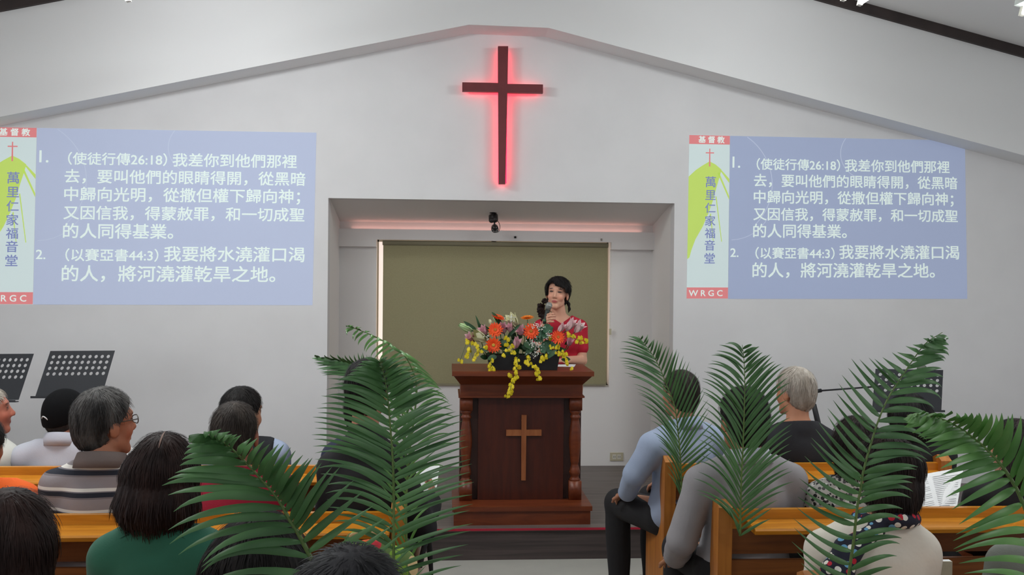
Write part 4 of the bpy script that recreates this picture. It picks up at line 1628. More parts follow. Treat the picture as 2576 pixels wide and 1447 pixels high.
shR, shL = np.array((-0.142, 0.005, shz - 0.02)), np.array((0.142, 0.005, shz - 0.02))
elR, wrR = np.array((-0.165, -0.06, Ls(1350, 882)[2])), np.array((-0.118, -0.135, Ls(1366, 806)[2]))
elL, wrL = np.append(Ls(1462, 902)[:1], [-0.03, Ls(1469, 906)[2]]), np.append(Ls(1412, 908)[:1], [-0.22, TOPZ - STZ + 0.032])
S.cone(shR, elR, 0.038, 0.031, 0.025)
S.cone(shL, elL, 0.041, 0.036, 0.025)
na = len(S.p)
S.cone(elR, wrR, 0.034, 0.023, 0.012)
S.cone(elL, wrL, 0.036, 0.025, 0.012)
nf = len(S.p)
for d in (-1, 1):
    S.cone((d * 0.08, 0, 0.78), (d * 0.085, -0.01, 0.42), 0.085, 0.052, 0.03)
    S.cone((d * 0.085, -0.01, 0.42), (d * 0.085, 0.015, 0.07), 0.048, 0.033, 0.02)
    S.cone((d * 0.085, 0.03, 0.045), (d * 0.095, -0.14, 0.03), 0.035, 0.026, 0.02)
B = Sdf()
B.p = list(S.p)
head_prims(B, Hs, hs, jaw=0.9)
hand(B, wrR, (0.02, -1, 0.3), (1, 0, 0.1), 0.95, 0.92, 1, 0.004)
hand(B, wrL, (-1, -0.15, -0.08), (0, 0, -1), 0.28, 0.92, -1, 0.004)
B.mesh('body', 0.003, M_SKIN, spk, color=skin_color(Hs, (218, 164, 138), (176, 84, 84)))
T = Sdf()
T.p = S.p[:nt]
T = T.inflated(0.011)
T.p += [(q[0], q[1], q[1] + (q[2] - q[1]) * 0.62, q[3] + 0.010, q[4] + 0.014, q[5], q[6]) for q in S.p[nt:na]]
T.ell((0, 0.0, 0.70), (0.155, 0.135, 0.30), None, 0.05)


def dress_cut(P):
    x, y, z = np.abs(P[:, 0]), P[:, 1], P[:, 2]
    v = z - (shz + 0.014 + 0.64 * x)
    return np.maximum(np.where(y < 0.03, v, z - (shz + 0.035)), 0.47 - z)


T.mesh('dress', 0.0055, cloth('red_dress_cloth', (186, 24, 50)), spk, cut=dress_cut, noise=folds(31, 0.0025))
D = Sdf()
e = lambda c, r, kk=0.02, op=1: D.ell(Hs(c), np.array(r) * hs, Hs.R, kk, op)
e((0, -0.022, 0.036), (0.094, 0.108, 0.096))
e((0, -0.05, -0.02), (0.08, 0.068, 0.08), 0.03)
for s in (-1, 1):
    D.cone(Hs((s * 0.070, 0.03, 0.05)), Hs((s * 0.0765, 0.014, -0.02 if s < 0 else -0.03)), 0.013, 0.006, 0.02)
D.cone(Hs((0.02, 0.07, 0.085)), Hs((-0.04, 0.083, 0.052)), 0.018, 0.010, 0.015)
D.cone(Hs((0.0, 0.075, 0.08)), Hs((-0.066, 0.062, 0.035)), 0.018, 0.010, 0.015)
D.cone(Hs((0.035, 0.06, 0.085)), Hs((0.064, 0.06, 0.035)), 0.015, 0.006, 0.012)


def spk_cut(P):
    x, y, z = Hs.inv(P).T
    hl = np.where(x > 0.01, 0.058 + 0.9 * (0.035 - np.abs(x - 0.035)) * 0.6, 0.052 - 0.25 * np.clip(-x - 0.02, 0, 0.05))
    f = np.where((y > 0.028) & (np.abs(x) < 0.068), hl - z, -1)
    sd = np.where((y > -0.03) & (y <= 0.028) | ((y > 0.028) & (np.abs(x) >= 0.068)), np.where(x < 0, 0.012, -0.022) - z, -1)
    bk = np.where(y <= -0.03, -0.075 - z, -1)
    return np.maximum(np.maximum(f, sd), bk)


hsp = D.mesh('hair', 0.0042, H_BLACK, spk, cut=spk_cut, noise=strands(2, 0.0016, 55, hc))
D = Sdf()
tail = [(-0.03, 0.08, hc[2] - 0.03), (-0.085, 0.07, hc[2] - 0.055), (-0.12, 0.045, hc[2] - 0.085), (-0.135, 0.02, hc[2] - 0.12), (-0.13, -0.0, hc[2] - 0.155), (-0.118, -0.01, hc[2] - 0.185)]
for i, p in enumerate(tail):
    for q in range(3):
        o = rng.normal(size=3) * 0.012
        D.ell(np.array(p) + o, np.array((0.019, 0.017, 0.022)) * (1 if 0 < i < 5 else 0.75), None, 0.008)
D.mesh('ponytail', 0.0045, H_BROWN, spk, noise=lambda P: 0.003 * np.sin(P[:, 2] * 260 + 3 * np.sin(P[:, 0] * 140)))

D = Sdf()
D.chain([(0.045, 0.05, hc[2] - 0.04), (0.062, 0.035, hc[2] - 0.075), (0.066, 0.02, hc[2] - 0.11), (0.058, 0.012, hc[2] - 0.135)], [0.010, 0.008, 0.006, 0.003])
D.mesh('hair_lock', 0.0042, H_BLACK, spk)
fibres(hsp, Hs, False, H_BLACK, 77, 1500, 0.004)

# hand-held microphone
m0, m1 = Vector(Ls(1381, 768, -0.185)), Vector(Ls(1369, 814, -0.20))
mic = thing('microphone', 'black microphone with a grey grille held at her mouth', 'microphone', SB)
ax = (m1 - m0).normalized()
L = (m1 - m0).length
bm = BM()
lathe(bm, [(0.0165, 0.034), (0.0155, 0.05), (0.0125, L - 0.02), (0.012, L), (0.008, L + 0.004)], 18, m0, ax)
obj('handle', bm, mat('mic_black', (34, 42, 38), 0.35), mic, True)
bm = BM()
lathe(bm, [(0.004, -0.021), (0.014, -0.018), (0.022, -0.007), (0.0235, 0.004), (0.021, 0.016), (0.0165, 0.0335)], 20, m0, ax)
obj('grille', bm, mat('mic_grille', (150, 152, 146), 0.45, (120, 122, 118), 240, metal=0.4), mic, True)
bm = BM()
lathe(bm, [(0.0225, 0.002), (0.0245, 0.004), (0.0245, 0.008), (0.0225, 0.010)], 20, m0, ax)
obj('grille_ring', bm, mat('mic_ring', (176, 176, 170), 0.35, metal=0.6), mic, True)
bm = BM()
lathe(bm, [(0.0131, L - 0.026), (0.0134, L - 0.024), (0.0134, L - 0.016), (0.0128, L - 0.014)], 18, m0, ax)
obj('green_band', bm, mat('mic_band', (40, 110, 70), 0.4), mic, True)

# ------------------------------------------------------------------ flower arrangement on the pulpit
FY = 5.95
t0, t1 = at(1226, 930, FY - 0.07), at(1408, 930, FY - 0.07)
FB = Vector(((t0.x + t1.x) / 2, FY, TOPZ))
fl = thing('flower_arrangement', 'orange gerberas, lilies and yellow orchids in a black trough on the pulpit', 'flowers', FB)
tw = (t1.x - t0.x) / 2
th = at(1317, 894, FY - 0.07).z - TOPZ
bm = BM()
A = [(-tw, -0.07), (tw, -0.07), (tw, 0.07), (-tw, 0.07)]
Aq = [(x * 0.93, y * 0.9) for x, y in A]
lo = [bm.verts.new((x, y, 0.0005)) for x, y in Aq]
hi = [bm.verts.new((x, y, th)) for x, y in A]
ih = [bm.verts.new((x * 0.96, y * 0.9, th)) for x, y in A]
il = [bm.verts.new((x * 0.94, y * 0.88, th - 0.02)) for x, y in A]
bm.faces.new(lo[::-1])
bm.faces.new(il)
for a, b in ((lo, hi), (hi, ih), (ih, il)):
    for i in range(4):
        bm.faces.new((a[i], a[(i + 1) % 4], b[(i + 1) % 4], b[i]))
obj('trough', bm, mat('black_trough', (24, 25, 27), 0.5), fl, bevel=0.003)
G_STEM = mat('flower_stem', (74, 104, 54), 0.6)
G_LEAF = mat('arrangement_leaf', (42, 84, 44), 0.5, (34, 66, 38), 12)
G_LEAF2 = mat('round_leaf', (52, 96, 66), 0.5, (36, 78, 48), 12)
P_ORG = mat('gerbera_petal', (250, 92, 22), 0.6, (240, 70, 14), 20)
P_ORG2 = mat('gerbera_petal_amber', (244, 136, 18), 0.6, (226, 112, 10), 20)
P_CEN = mat('gerbera_heart', (206, 104, 30), 0.8, (160, 110, 40), 80)
P_WHITE = mat('lily_cream', (228, 226, 190), 0.55, (214, 212, 160), 14)
P_GREENBUD = mat('lily_bud_green', (150, 188, 110), 0.55, (196, 222, 170), 14)
P_PINK = mat('pink_petal', (226, 178, 186), 0.55, (204, 144, 158), 18)
P_PALEPINK = mat('pale_pink_petal', (238, 206, 206), 0.55, (226, 184, 188), 18)
P_YEL = mat('orchid_yellow', (232, 212, 24), 0.6, (214, 190, 14), 30)
P_GYP = mat('tiny_white_blossom', (232, 234, 224), 0.7)
Lf = lambda px, py, dy=0.0: at(px, py, FY + dy) - FB


def blade(bm, a, b, w, nrm, bow=0.0, segs=6, fold=0.15, prof=None):
    a, b = Vector(a), Vector(b)
    L = (b - a).length
    nrm = Vector(nrm).normalized()
    rows = []
    for i in range(segs + 1):
        t = i / segs
        c = a.lerp(b, t) + nrm * (bow * L * 4 * t * (1 - t))
        d = (b - a) / L
        sd = d.cross(nrm).normalized()
        ww = w * (prof(t) if prof else (math.sin(PI * min(1, t ** 0.75 * 1.0)) ** 0.7 if 0 < t < 1 else 0.04))
        rows.append([bm.verts.new(c - sd * ww + nrm * fold * ww), bm.verts.new(c), bm.verts.new(c + sd * ww + nrm * fold * ww)])
    for r, q in zip(rows, rows[1:]):
        for k in range(2):
            bm.faces.new((r[k], r[k + 1], q[k + 1], q[k]))


def gerbera(px, py, rpx, dy, face, m, heart=P_CEN):
    c = Lf(px, py, dy)
    r = rpx / 392.0
    n = Vector(face).normalized()
    s, u, _ = frame_of(n)
    bm = BM()
    for ring, (cnt, rad, lift_) in enumerate(((17, 1.0, 0.0), (15, 0.80, 0.10), (13, 0.52, 0.16))):
        for k in range(cnt):
            a = 2 * PI * (k + 0.5 * ring) / cnt + random.uniform(-0.06, 0.06)
            d = s * math.cos(a) + u * math.sin(a)
            rr = r * rad * random.uniform(0.93, 1.05)
            blade(bm, c + d * r * 0.14 + n * (lift_ * r * 0.3), c + d * rr + n * (lift_ * r), r * 0.125, n, -0.05, 4, 0.25,
                  lambda t: (0.35, 0.75, 1.0, 0.95, 0.45)[min(4, int(t * 4 + 0.5))])
    fo = obj('gerbera', bm, m, fl, True)
    bm = BM()
    lathe(bm, [(r * 0.2, -0.002), (r * 0.21, 0.0015 + r * 0.08), (r * 0.12, r * 0.15), (r * 0.03, r * 0.12)], 14, c, n)
    obj('flower_heart', bm, heart, fo, True)
    bm = BM()
    e = Vector((c.x * 0.8, max(-0.02, c.y * 0.3), th * 0.9))
    tube(bm, catmull([c - n * 0.003, c - n * 0.03 + Vector((0, 0, -0.01)), c.lerp(e, 0.6), e], 8), 0.0022, 6)
    obj('flower_stem', bm, G_STEM, fo, True)


F0 = (0, -1, 0.15)
gerbera(1245.9, 830, 19.5, -0.09, (-0.1, -1, 0.25), P_ORG)
gerbera(1241.5, 868.5, 20, -0.10, (-0.1, -1, -0.05), P_ORG, mat('gerbera_heart_yellow', (200, 160, 60), 0.8))
gerbera(1336, 833.5, 20.5, -0.09, (0.0, -1, 0.2), P_ORG)
gerbera(1404, 848.5, 18.5, -0.08, (0.2, -1, 0.3), P_ORG)
gerbera(1254, 798, 18, 0.02, (0.3, -0.35, 1), P_ORG)
gerbera(1326, 799, 17.5, -0.01, (-0.1, -0.25, 1), P_ORG2)


def cup(name, base, tip, r, m, petals=6, openn=0.5, curl=0.0, stem=True):
    base, tip = Vector(base), Vector(tip)
    ax = (tip - base)
    L = ax.length
    ax.normalize()
    s, u, _ = frame_of(ax)
    bm = BM()
    for k in range(petals):
        a = 2 * PI * k / petals + random.uniform(-0.15, 0.15)
        d = s * math.cos(a) + u * math.sin(a)
        rows = []
        k2 = 0.86 if k % 2 else 1.0
        for i in range(7):
            t = i / 6
            rad = r * (0.18 + 0.95 * math.sin(min(1, t * 1.25) * PI / 2) ** 0.9 * (1 - (1 - openn) * max(0, t - 0.45) * 1.5)) * k2
            if t > 0.75:
                rad += curl * r * (t - 0.75) * 4
            w = r * (0.30, 0.62, 0.8, 0.82, 0.7, 0.45, 0.06)[i]
            tt = d.cross(ax)
            c = base + ax * (L * t * (1 - 0.25 * curl * max(0, t - 0.6))) + d * rad
            rows.append([bm.verts.new(c - tt * w - d * w * 0.3), bm.verts.new(c), bm.verts.new(c + tt * w - d * w * 0.3)])
        for p, q in zip(rows, rows[1:]):
            for j in range(2):
                bm.faces.new((p[j], p[j + 1], q[j + 1], q[j]))
    o = obj(name, bm, m, fl, True)
    if stem:
        bm = BM()
        e = Vector((base.x * 0.75, max(-0.03, base.y * 0.4), th * 0.9))
        tube(bm, catmull([base + ax * 0.004, base - ax * 0.03, base.lerp(e, 0.6), e], 8), 0.003, 6)
        obj('flower_stem', bm, G_STEM, o, True)
    return o


cup('lily_bud', Lf(1196, 834, -0.03), Lf(1154, 817, -0.06), 0.026, P_GREENBUD, 6, 0.15)
cup('lily', Lf(1222, 857, -0.05), Lf(1190, 838, -0.12), 0.034, P_WHITE, 6, 0.75)
cup('lily', Lf(1302, 822, 0.0), Lf(1280, 794, -0.04), 0.033, P_WHITE, 6, 0.9, 0.35)
cup('lily_bud', Lf(1252, 812, 0.03), Lf(1243, 794, 0.03), 0.014, P_GREENBUD, 6, 0.2)
cup('lily_bud', Lf(1236, 818, 0.0), Lf(1231, 803, 0.0), 0.011, P_WHITE, 5, 0.2)
for b, t, r, mm in (((1224, 840), (1210, 824), 0.022, P_PINK), ((1192, 858), (1178, 842), 0.024, P_PINK), ((1268, 838), (1262, 818), 0.024, P_PINK), ((1316, 842), (1305, 824), 0.026, P_PINK),
                    ((1293, 880), (1305, 850), 0.022, P_PINK), ((1404, 836), (1420, 816), 0.018, P_PALEPINK), ((1424, 832), (1446, 804), 0.024, P_PALEPINK), ((1446, 836), (1466, 812), 0.026, P_PALEPINK),
                    ((1285, 836), (1280, 816), 0.018, P_PINK), ((1430, 870), (1436, 852), 0.02, P_PINK)):
    cup('alstroemeria', Lf(b[0], b[1], -0.05 if b[0] != 1268 else -0.02), Lf(t[0], t[1], -0.09), r, mm, 6, 0.8, 0.5)


def spray(points, dy0, dy1, start):
    pts = [Lf(x, y, dy0 + (dy1 - dy0) * i / max(1, len(points) - 1)) for i, (x, y) in enumerate(points)]
    bm = BM()
    tube(bm, catmull([Lf(start[0], start[1], -0.02)] + sorted(pts, key=lambda p: (p - Lf(start[0], start[1], -0.02)).length)[::2], 16), 0.0014, 5)
    st = obj('orchid_spray', bm, G_STEM, fl, True)
    for p in pts:
        for q in range(3):
            c = p + Vector((random.uniform(-0.012, 0.012), random.uniform(-0.008, 0.008), random.uniform(-0.009, 0.009)))
            n = Vector((random.uniform(-0.5, 0.5), -1, random.uniform(-0.3, 0.4))).normalized()
            s, u, _ = frame_of(n)
            bm = BM()
            r = random.uniform(0.010, 0.018)
            for ang, ln, w in ((-1.95, 1.25, 0.62), (-1.2, 1.25, 0.62), (0.4, 0.75, 0.28), (2.74, 0.75, 0.28), (1.57, 0.8, 0.3)):
                a = ang + random.uniform(-0.15, 0.15)
                d = s * math.cos(a) + u * math.sin(a)
                if u.z < 0:
                    d = s * math.cos(a) - u * math.sin(a)
                blade(bm, c, c + d * r * ln - n * 0.001, r * w, n, 0.08, 3, 0.2)
            obj('floret', bm, P_YEL, st, True)


spray([(1178, 857), (1192, 862), (1202, 872), (1207, 882), (1199, 888), (1180, 880), (1174, 893), (1190, 902), (1158, 906)], -0.10, -0.12, (1230, 880))
spray([(1274, 850), (1272, 866), (1277, 882), (1270, 893), (1291, 887), (1287, 869)], -0.10, -0.13, (1280, 895))
spray([(1302, 904), (1296, 914), (1303, 920), (1294, 928), (1283, 942), (1296, 938), (1299, 950), (1289, 957), (1287, 969), (1284, 981), (1276, 997), (1281, 989)], -0.12, -0.21, (1305, 890))
spray([(1331, 900), (1324, 909), (1333, 917), (1345, 923), (1354, 931), (1350, 941), (1355, 953)], -0.11, -0.20, (1335, 888))
spray([(1368, 901), (1377, 896), (1362, 906)], -0.11, -0.12, (1360, 885))
spray([(1387, 871), (1402, 874), (1407, 868), (1430, 841), (1441, 846), (1452, 856), (1458, 849), (1474, 856), (1462, 863), (1384, 850)], -0.09, -0.05, (1390, 885))
spray([(1414, 886), (1420, 893), (1428, 905), (1424, 915), (1440, 927), (1403, 888)], -0.09, -0.12, (1395, 880))
spray([(1236, 905), (1233, 917), (1231, 930), (1238, 928), (1222, 872)], -0.11, -0.13, (1245, 890))
# foliage: leaves of the lilies, round leaves and filler
for a, b, w, dy in (((1205, 842), (1166, 808), 0.016, -0.03), ((1212, 845), (1196, 793), 0.009, 0.0), ((1240, 838), (1206, 815), 0.012, 0.02), ((1262, 820), (1237, 785), 0.016, 0.04),
                    ((1278, 845), (1310, 815), 0.012, -0.04), ((1276, 850), (1304, 822), 0.011, -0.05), ((1232, 850), (1186, 838), 0.014, 0.0), ((1420, 868), (1446, 846), 0.012, -0.03),
                    ((1290, 858), (1296, 836), 0.016, -0.02), ((1318, 862), (1340, 880), 0.02, -0.08), ((1256, 855), (1280, 872), 0.02, -0.06), ((1232, 880), (1205, 880), 0.014, -0.08),
                    ((1400, 880), (1372, 905), 0.014, -0.08), ((1250, 896), (1226, 905), 0.018, -0.08), ((1345, 868), (1320, 895), 0.018, -0.08), ((1376, 876), (1402, 866), 0.016, -0.05)):
    bm = BM()
    blade(bm, Lf(*a, dy), Lf(*b, dy - 0.03), w, (random.uniform(-0.3, 0.3), -1, 0.3), 0.08, 8, 0.2)
    obj('leaf', bm, G_LEAF, fl, True)
for i in range(46):
    x, y = random.uniform(1226, 1420), random.uniform(846, 905)
    bm = BM()
    a = random.uniform(0, 2 * PI)
    c = Lf(x, y, random.uniform(-0.05, 0.04))
    blade(bm, c, c + Vector((math.cos(a) * 0.06, -0.02, abs(math.sin(a)) * 0.05 - 0.01)), 0.017, (random.uniform(-0.4, 0.4), -1, random.uniform(-0.2, 0.6)), 0.1, 6, 0.2)
    obj('leaf', bm, G_LEAF, fl, True)
for cx, cy, r in ((1362, 838, 0.042), (1378, 828, 0.034), (1374, 876, 0.044), (1356, 852, 0.03)):
    bm = BM()
    c = Lf(cx, cy, -0.075)
    n = Vector((0.1, -1, 0.35)).normalized()
    s, u, _ = frame_of(n)
    ctr = bm.verts.new(c + n * -0.008)
    rim = []
    for k in range(28):
        a = 2 * PI * k / 28
        rr = r * (1 + 0.09 * math.sin(a * 7)) * (0.35 if k == 21 else 1)
        rim.append(bm.verts.new(c + (s * math.cos(a) + u * math.sin(a)) * rr + n * 0.006 * math.sin(a * 5)))
    for k in range(28):
        bm.faces.new((ctr, rim[k], rim[(k + 1) % 28]))
    obj('round_leaf', bm, G_LEAF2, fl, True)
bm = BM()
for (cx, cy, sx, sy, n) in ((1346, 868, 22, 20, 70), (1352, 820, 20, 10, 46), (1378, 842, 8, 12, 22), (1284, 803, 12, 10, 22), (1226, 848, 6, 10, 12), (1348, 890, 14, 10, 26), (1462, 822, 8, 8, 10)):
    for i in range(n):
        c = Lf(cx + random.gauss(0, sx * 0.5), cy + random.gauss(0, sy * 0.5), random.uniform(-0.12, -0.07))
        sph(bm, c, random.uniform(0.0025, 0.0045), 4)
        if i % 3 == 0:
            tube(bm, [c, Lf(cx, cy + 14, -0.06)], 0.0005, 3)
gy = obj('babys_breath', bm, P_GYP, fl, True)
gy['kind'] = 'stuff'

# ------------------------------------------------------------------ palm fronds tied to the pew ends
M_PALM = mat('palm_leaflet', (90, 134, 80), 0.42, (66, 106, 62), 5.0)
M_PALML = mat('palm_leaflet_light', (110, 160, 82), 0.42, (82, 130, 68), 5.0)
M_RACHIS = mat('palm_stem', (112, 136, 74), 0.5, (86, 112, 58), 6)


def interp(tab, t):
    tab = np.array(tab, float)
    return [np.interp(t, tab[:, 0], tab[:, i]) for i in range(1, tab.shape[1])]


def frond(label, Y, rach, left, right, n, w, m=M_PALM, bulge=0.22, bulge_r=None, tilt=0.5, dyt=0.0, rr=0.005, zoom=(1, 0, 0), seed=0, depth=-0.05, n_left=None):
    """rach, left, right: points in the photo (stem from base to tip; leaflet tips from base to tip)"""
    R = random.Random(seed)
    k, ox, oy = zoom
    f = lambda p: (p[0] / k + ox, p[1] / k + oy)
    rp = [f(p) for p in rach]
    N = len(rp)
    P3 = [Vector(at(x, y, Y + dyt * i / (N - 1))) for i, (x, y) in enumerate(rp)]
    C = [Vector(p) for p in catmull(P3, 64)]
    base = C[0]
    t = thing('palm_frond', label, 'palm frond', base, 0, 'palm fronds tied to the pew ends')
    bm = BM()
    tube(bm, [c - base for c in C], [rr * (1 - 0.8 * i / 63) for i in range(64)], 7)
    obj('stem', bm, M_RACHIS, t, True)
    bm = BM()
    for side, tips in ((-1, left), (1, right)):
        tp = [f(p) for p in tips]
        tt = np.linspace(0, 1, len(tp))
        ns = n_left if side < 0 and n_left else n
        for i in range(ns):
            u = (i + 0.5 * (side > 0) * 0.8 + 0.1) / ns
            if u > 1:
                continue
            ci = min(62, int((0.0 + u) * 62.5))
            b = C[ci]
            T = (C[ci + 1] - C[max(0, ci - 1)]).normalized()
            jx, jy = R.uniform(-5, 5), R.uniform(-5, 5)
            x, y = np.interp(u, tt, [p[0] for p in tp]) + jx, np.interp(u, tt, [p[1] for p in tp]) + jy
            yb = Y + dyt * u
            e = Vector(at(x, y, yb + depth * R.uniform(0.4, 1.6)))
            L = (e - b).length
            bl = (bulge if side < 0 or bulge_r is None else bulge_r) * R.uniform(0.7, 1.3)
            c = b.lerp(e, 0.5) + T * bl * L + Vector((0, depth * 0.8, 0))
            sgs = 9
            rows = []
            roll = tilt * R.uniform(0.6, 1.3) * side
            for q in range(sgs + 1):
                v = q / sgs
                p = b * (1 - v) ** 2 + c * 2 * v * (1 - v) + e * v * v
                d = ((c - b) * (1 - v) + (e - c) * v).normalized()
                nn = Vector((0, -1, 0))
                nn = (nn - d * nn.dot(d)).normalized()
                sd = d.cross(nn)
                sd2 = sd * math.cos(roll) + nn * math.sin(roll)
                n2 = nn * math.cos(roll) - sd * math.sin(roll)
                ww = w * min(1.0, 0.35 + v * 4) * max(0.03, (1 - v ** 2.2)) * (0.8 + 0.2 * math.sin(PI * u))
                rows.append([bm.verts.new(p - sd2 * ww - base - n2 * ww * 0.3), bm.verts.new(p - base), bm.verts.new(p + sd2 * ww - base - n2 * ww * 0.3)])
            for a, bq in zip(rows, rows[1:]):
                for z in range(2):
                    bm.faces.new((a[z], a[z + 1], bq[z + 1], bq[z]))
    obj('leaflets', bm, m, t, True)
    return t


Z7 = (2.308, 1540, 820)
Z8 = (2.307, 2000, 820)
Z4 = (2.237, 760, 800)
Z3 = (2.465, 0, 860)
frond('palm frond tied to the foremost right pew end, its tip bending left', 4.36,
      [(402, 1000), (400, 860), (395, 760), (385, 640), (365, 480), (320, 355), (270, 230), (215, 140), (150, 60)],
      [(330, 850), (300, 740), (270, 675), (245, 600), (205, 505), (165, 440), (145, 390), (108, 325), (80, 265), (55, 225), (50, 180), (52, 145), (62, 105), (85, 70), (110, 45)],
      [(470, 850), (575, 760), (605, 690), (600, 610), (565, 480), (540, 390), (505, 300), (465, 235), (430, 185), (378, 150), (348, 130), (300, 100), (262, 90), (220, 62), (172, 40)], 35, 0.0062, zoom=Z7, seed=1, bulge=0.24, bulge_r=0.12)
frond('upright palm frond tied to the second right pew end', 3.47,
      [(742, 1220), (744, 1100), (747, 1000), (750, 880), (757, 750), (763, 600), (768, 450), (770, 330), (765, 200), (755, 110)],
      [(640, 1010), (470, 978), (488, 868), (505, 740), (512, 640), (500, 560), (520, 470), (525, 390), (525, 330), (540, 290), (545, 245), (565, 200), (595, 160), (640, 110), (700, 90)],
      [(900, 1140), (960, 1030), (1055, 880), (1030, 800), (1040, 690), (1045, 590), (1042, 500), (1020, 420), (1035, 300), (1010, 245), (960, 215), (920, 180), (880, 150), (850, 130), (800, 92)], 33, 0.0074, zoom=Z7, seed=2, bulge=0.25, bulge_r=0.22)
frond('large palm frond tied to the third right pew end, arching to the right music stand', 2.58,
      [(300, 1620), (312, 1447), (340, 1250), (360, 1060), (380, 950), (395, 850), (430, 720), (480, 560), (540, 420), (610, 310), (690, 190), (760, 100), (855, 38)],
      [(120, 1480), (0, 1330), (-15, 1220), (5, 1090), (5, 980), (25, 900), (55, 770), (95, 660), (125, 600), (180, 510), (215, 450), (240, 350), (280, 270), (330, 195), (420, 195), (500, 190), (580, 155), (650, 120), (740, 70), (840, 25)],
      [(620, 1600), (560, 1440), (590, 1290), (630, 1220), (620, 1085), (690, 975), (690, 890), (700, 830), (770, 790), (800, 740), (760, 640), (790, 500), (860, 390), (850, 260), (888, 200), (885, 150), (882, 115), (875, 75)], 34, 0.0102, zoom=Z8, seed=3, bulge=-0.1, bulge_r=0.32)
frond('palm frond at the right edge arching back towards the left', 1.72,
      [(1330, 2100), (1390, 1600), (1390, 1250), (1310, 1000), (1220, 840), (1130, 735), (1040, 655), (950, 590), (850, 540), (740, 515), (650, 520)],
      [(1000, 2000), (1010, 1700), (990, 1440), (935, 1325), (915, 1255), (960, 1160), (880, 995), (855, 875), (825, 775), (790, 745), (762, 690), (740, 650), (690, 625), (655, 600), (635, 560), (640, 535)],
      [(1750, 1900), (1720, 1500), (1690, 1200), (1600, 900), (1500, 680), (1420, 570), (1320, 530), (1255, 515), (1190, 508), (1130, 505), (1060, 512), (1000, 503), (920, 500), (840, 500), (750, 495), (680, 505)], 30, 0.0085, M_PALML, zoom=Z8, seed=4, bulge=0.16, bulge_r=0.12)
frond('tall palm frond tied to the third left pew end, beside the aisle', 2.58,
      [(512, 1640), (515, 1340), (515, 1100), (514, 900), (507, 740), (492, 560), (480, 430), (460, 320), (430, 230)],
      [(320, 1520), (180, 1230), (140, 1010), (65, 765), (60, 590), (110, 440), (205, 350), (290, 280), (370, 225)],
      [(860, 1560), (945, 1215), (965, 930), (935, 760), (900, 560), (790, 420), (700, 330), (580, 265), (470, 205)], 42, 0.0078, zoom=Z4, seed=5, bulge=0.26, bulge_r=0.12)
frond('palm frond behind the tall one, its tip curling over to the upper left', 3.47,
      [(590, 1400), (585, 1080), (600, 800), (630, 560), (645, 400), (620, 290), (560, 195), (440, 120), (330, 72), (245, 42)],
      [(500, 1200), (430, 900), (400, 640), (450, 420), (500, 330), (510, 320), (465, 275), (385, 215), (290, 140), (236, 50)],
      [(720, 1250), (800, 950), (860, 700), (850, 520), (800, 420), (760, 370), (690, 280), (520, 160), (350, 56), (240, 38)], 34, 0.0065, M_PALML, zoom=Z4, seed=6, bulge=0.2, bulge_r=0.4)
frond('palm frond of the foremost left pew end, its tip pointing straight left', 4.36,
      [(540, 1150), (560, 900), (580, 640), (540, 470), (470, 370), (380, 310), (290, 265), (190, 240), (68, 216)],
      [(460, 1050), (420, 850), (340, 620), (230, 430), (120, 318), (105, 312), (85, 272), (72, 245), (60, 220)],
      [(700, 950), (760, 720), (720, 520), (520, 300), (400, 212), (340, 203), (255, 205), (150, 215), (65, 213)], 32, 0.0075, zoom=Z4, seed=7, bulge=0.16, bulge_r=0.2)
frond('palm frond tied to the rearmost left pew end, leaning far to the left', 1.69,
      [(2330, 2100), (2100, 1640), (1940, 1360), (1850, 1190), (1800, 1110), (1740, 1000), (1680, 920), (1600, 830), (1500, 725), (1420, 650), (1330, 595), (1225, 572)],
      [(1700, 2100), (1500, 1800), (1290, 1520), (1230, 1420), (1270, 1370), (1060, 1290), (1030, 1190), (1085, 990), (1000, 890), (1060, 850), (1100, 780), (1130, 720), (1165, 670), (1180, 615), (1195, 580)],
      [(2750, 1700), (2600, 1330), (2480, 1160), (2380, 1090), (2250, 940), (2120, 780), (2010, 760), (1940, 730), (1890, 708), (1815, 670), (1755, 642), (1670, 622), (1590, 600), (1510, 580), (1460, 565), (1400, 540), (1280, 560)], 30, 0.0088, M_PALM, zoom=Z3, seed=8, bulge=0.3, bulge_r=0.05, n_left=21)

# ------------------------------------------------------------------ papers, books and bags in the pews
def sheet_obj(name, corners, Y, thick, m, label, cat, tiltY=0.0, group=None, lines=0, fold=None):
    P = [at(x, y, Y + tiltY * (1 if i < 2 else -1)) for i, (x, y) in enumerate(corners)]
    c = sum(P, Vector()) / 4
    bm = BM()
    A = [bm.verts.new(p - c) for p in P]
    Bv = [bm.verts.new(p - c + Vector((0, thick, 0.0))) for p in P]
    bm.faces.new(A)
    bm.faces.new(Bv[::-1])
    for i in range(4):
        bm.faces.new((A[i], A[(i + 1) % 4], Bv[(i + 1) % 4], Bv[i]))
    return bm, c, P


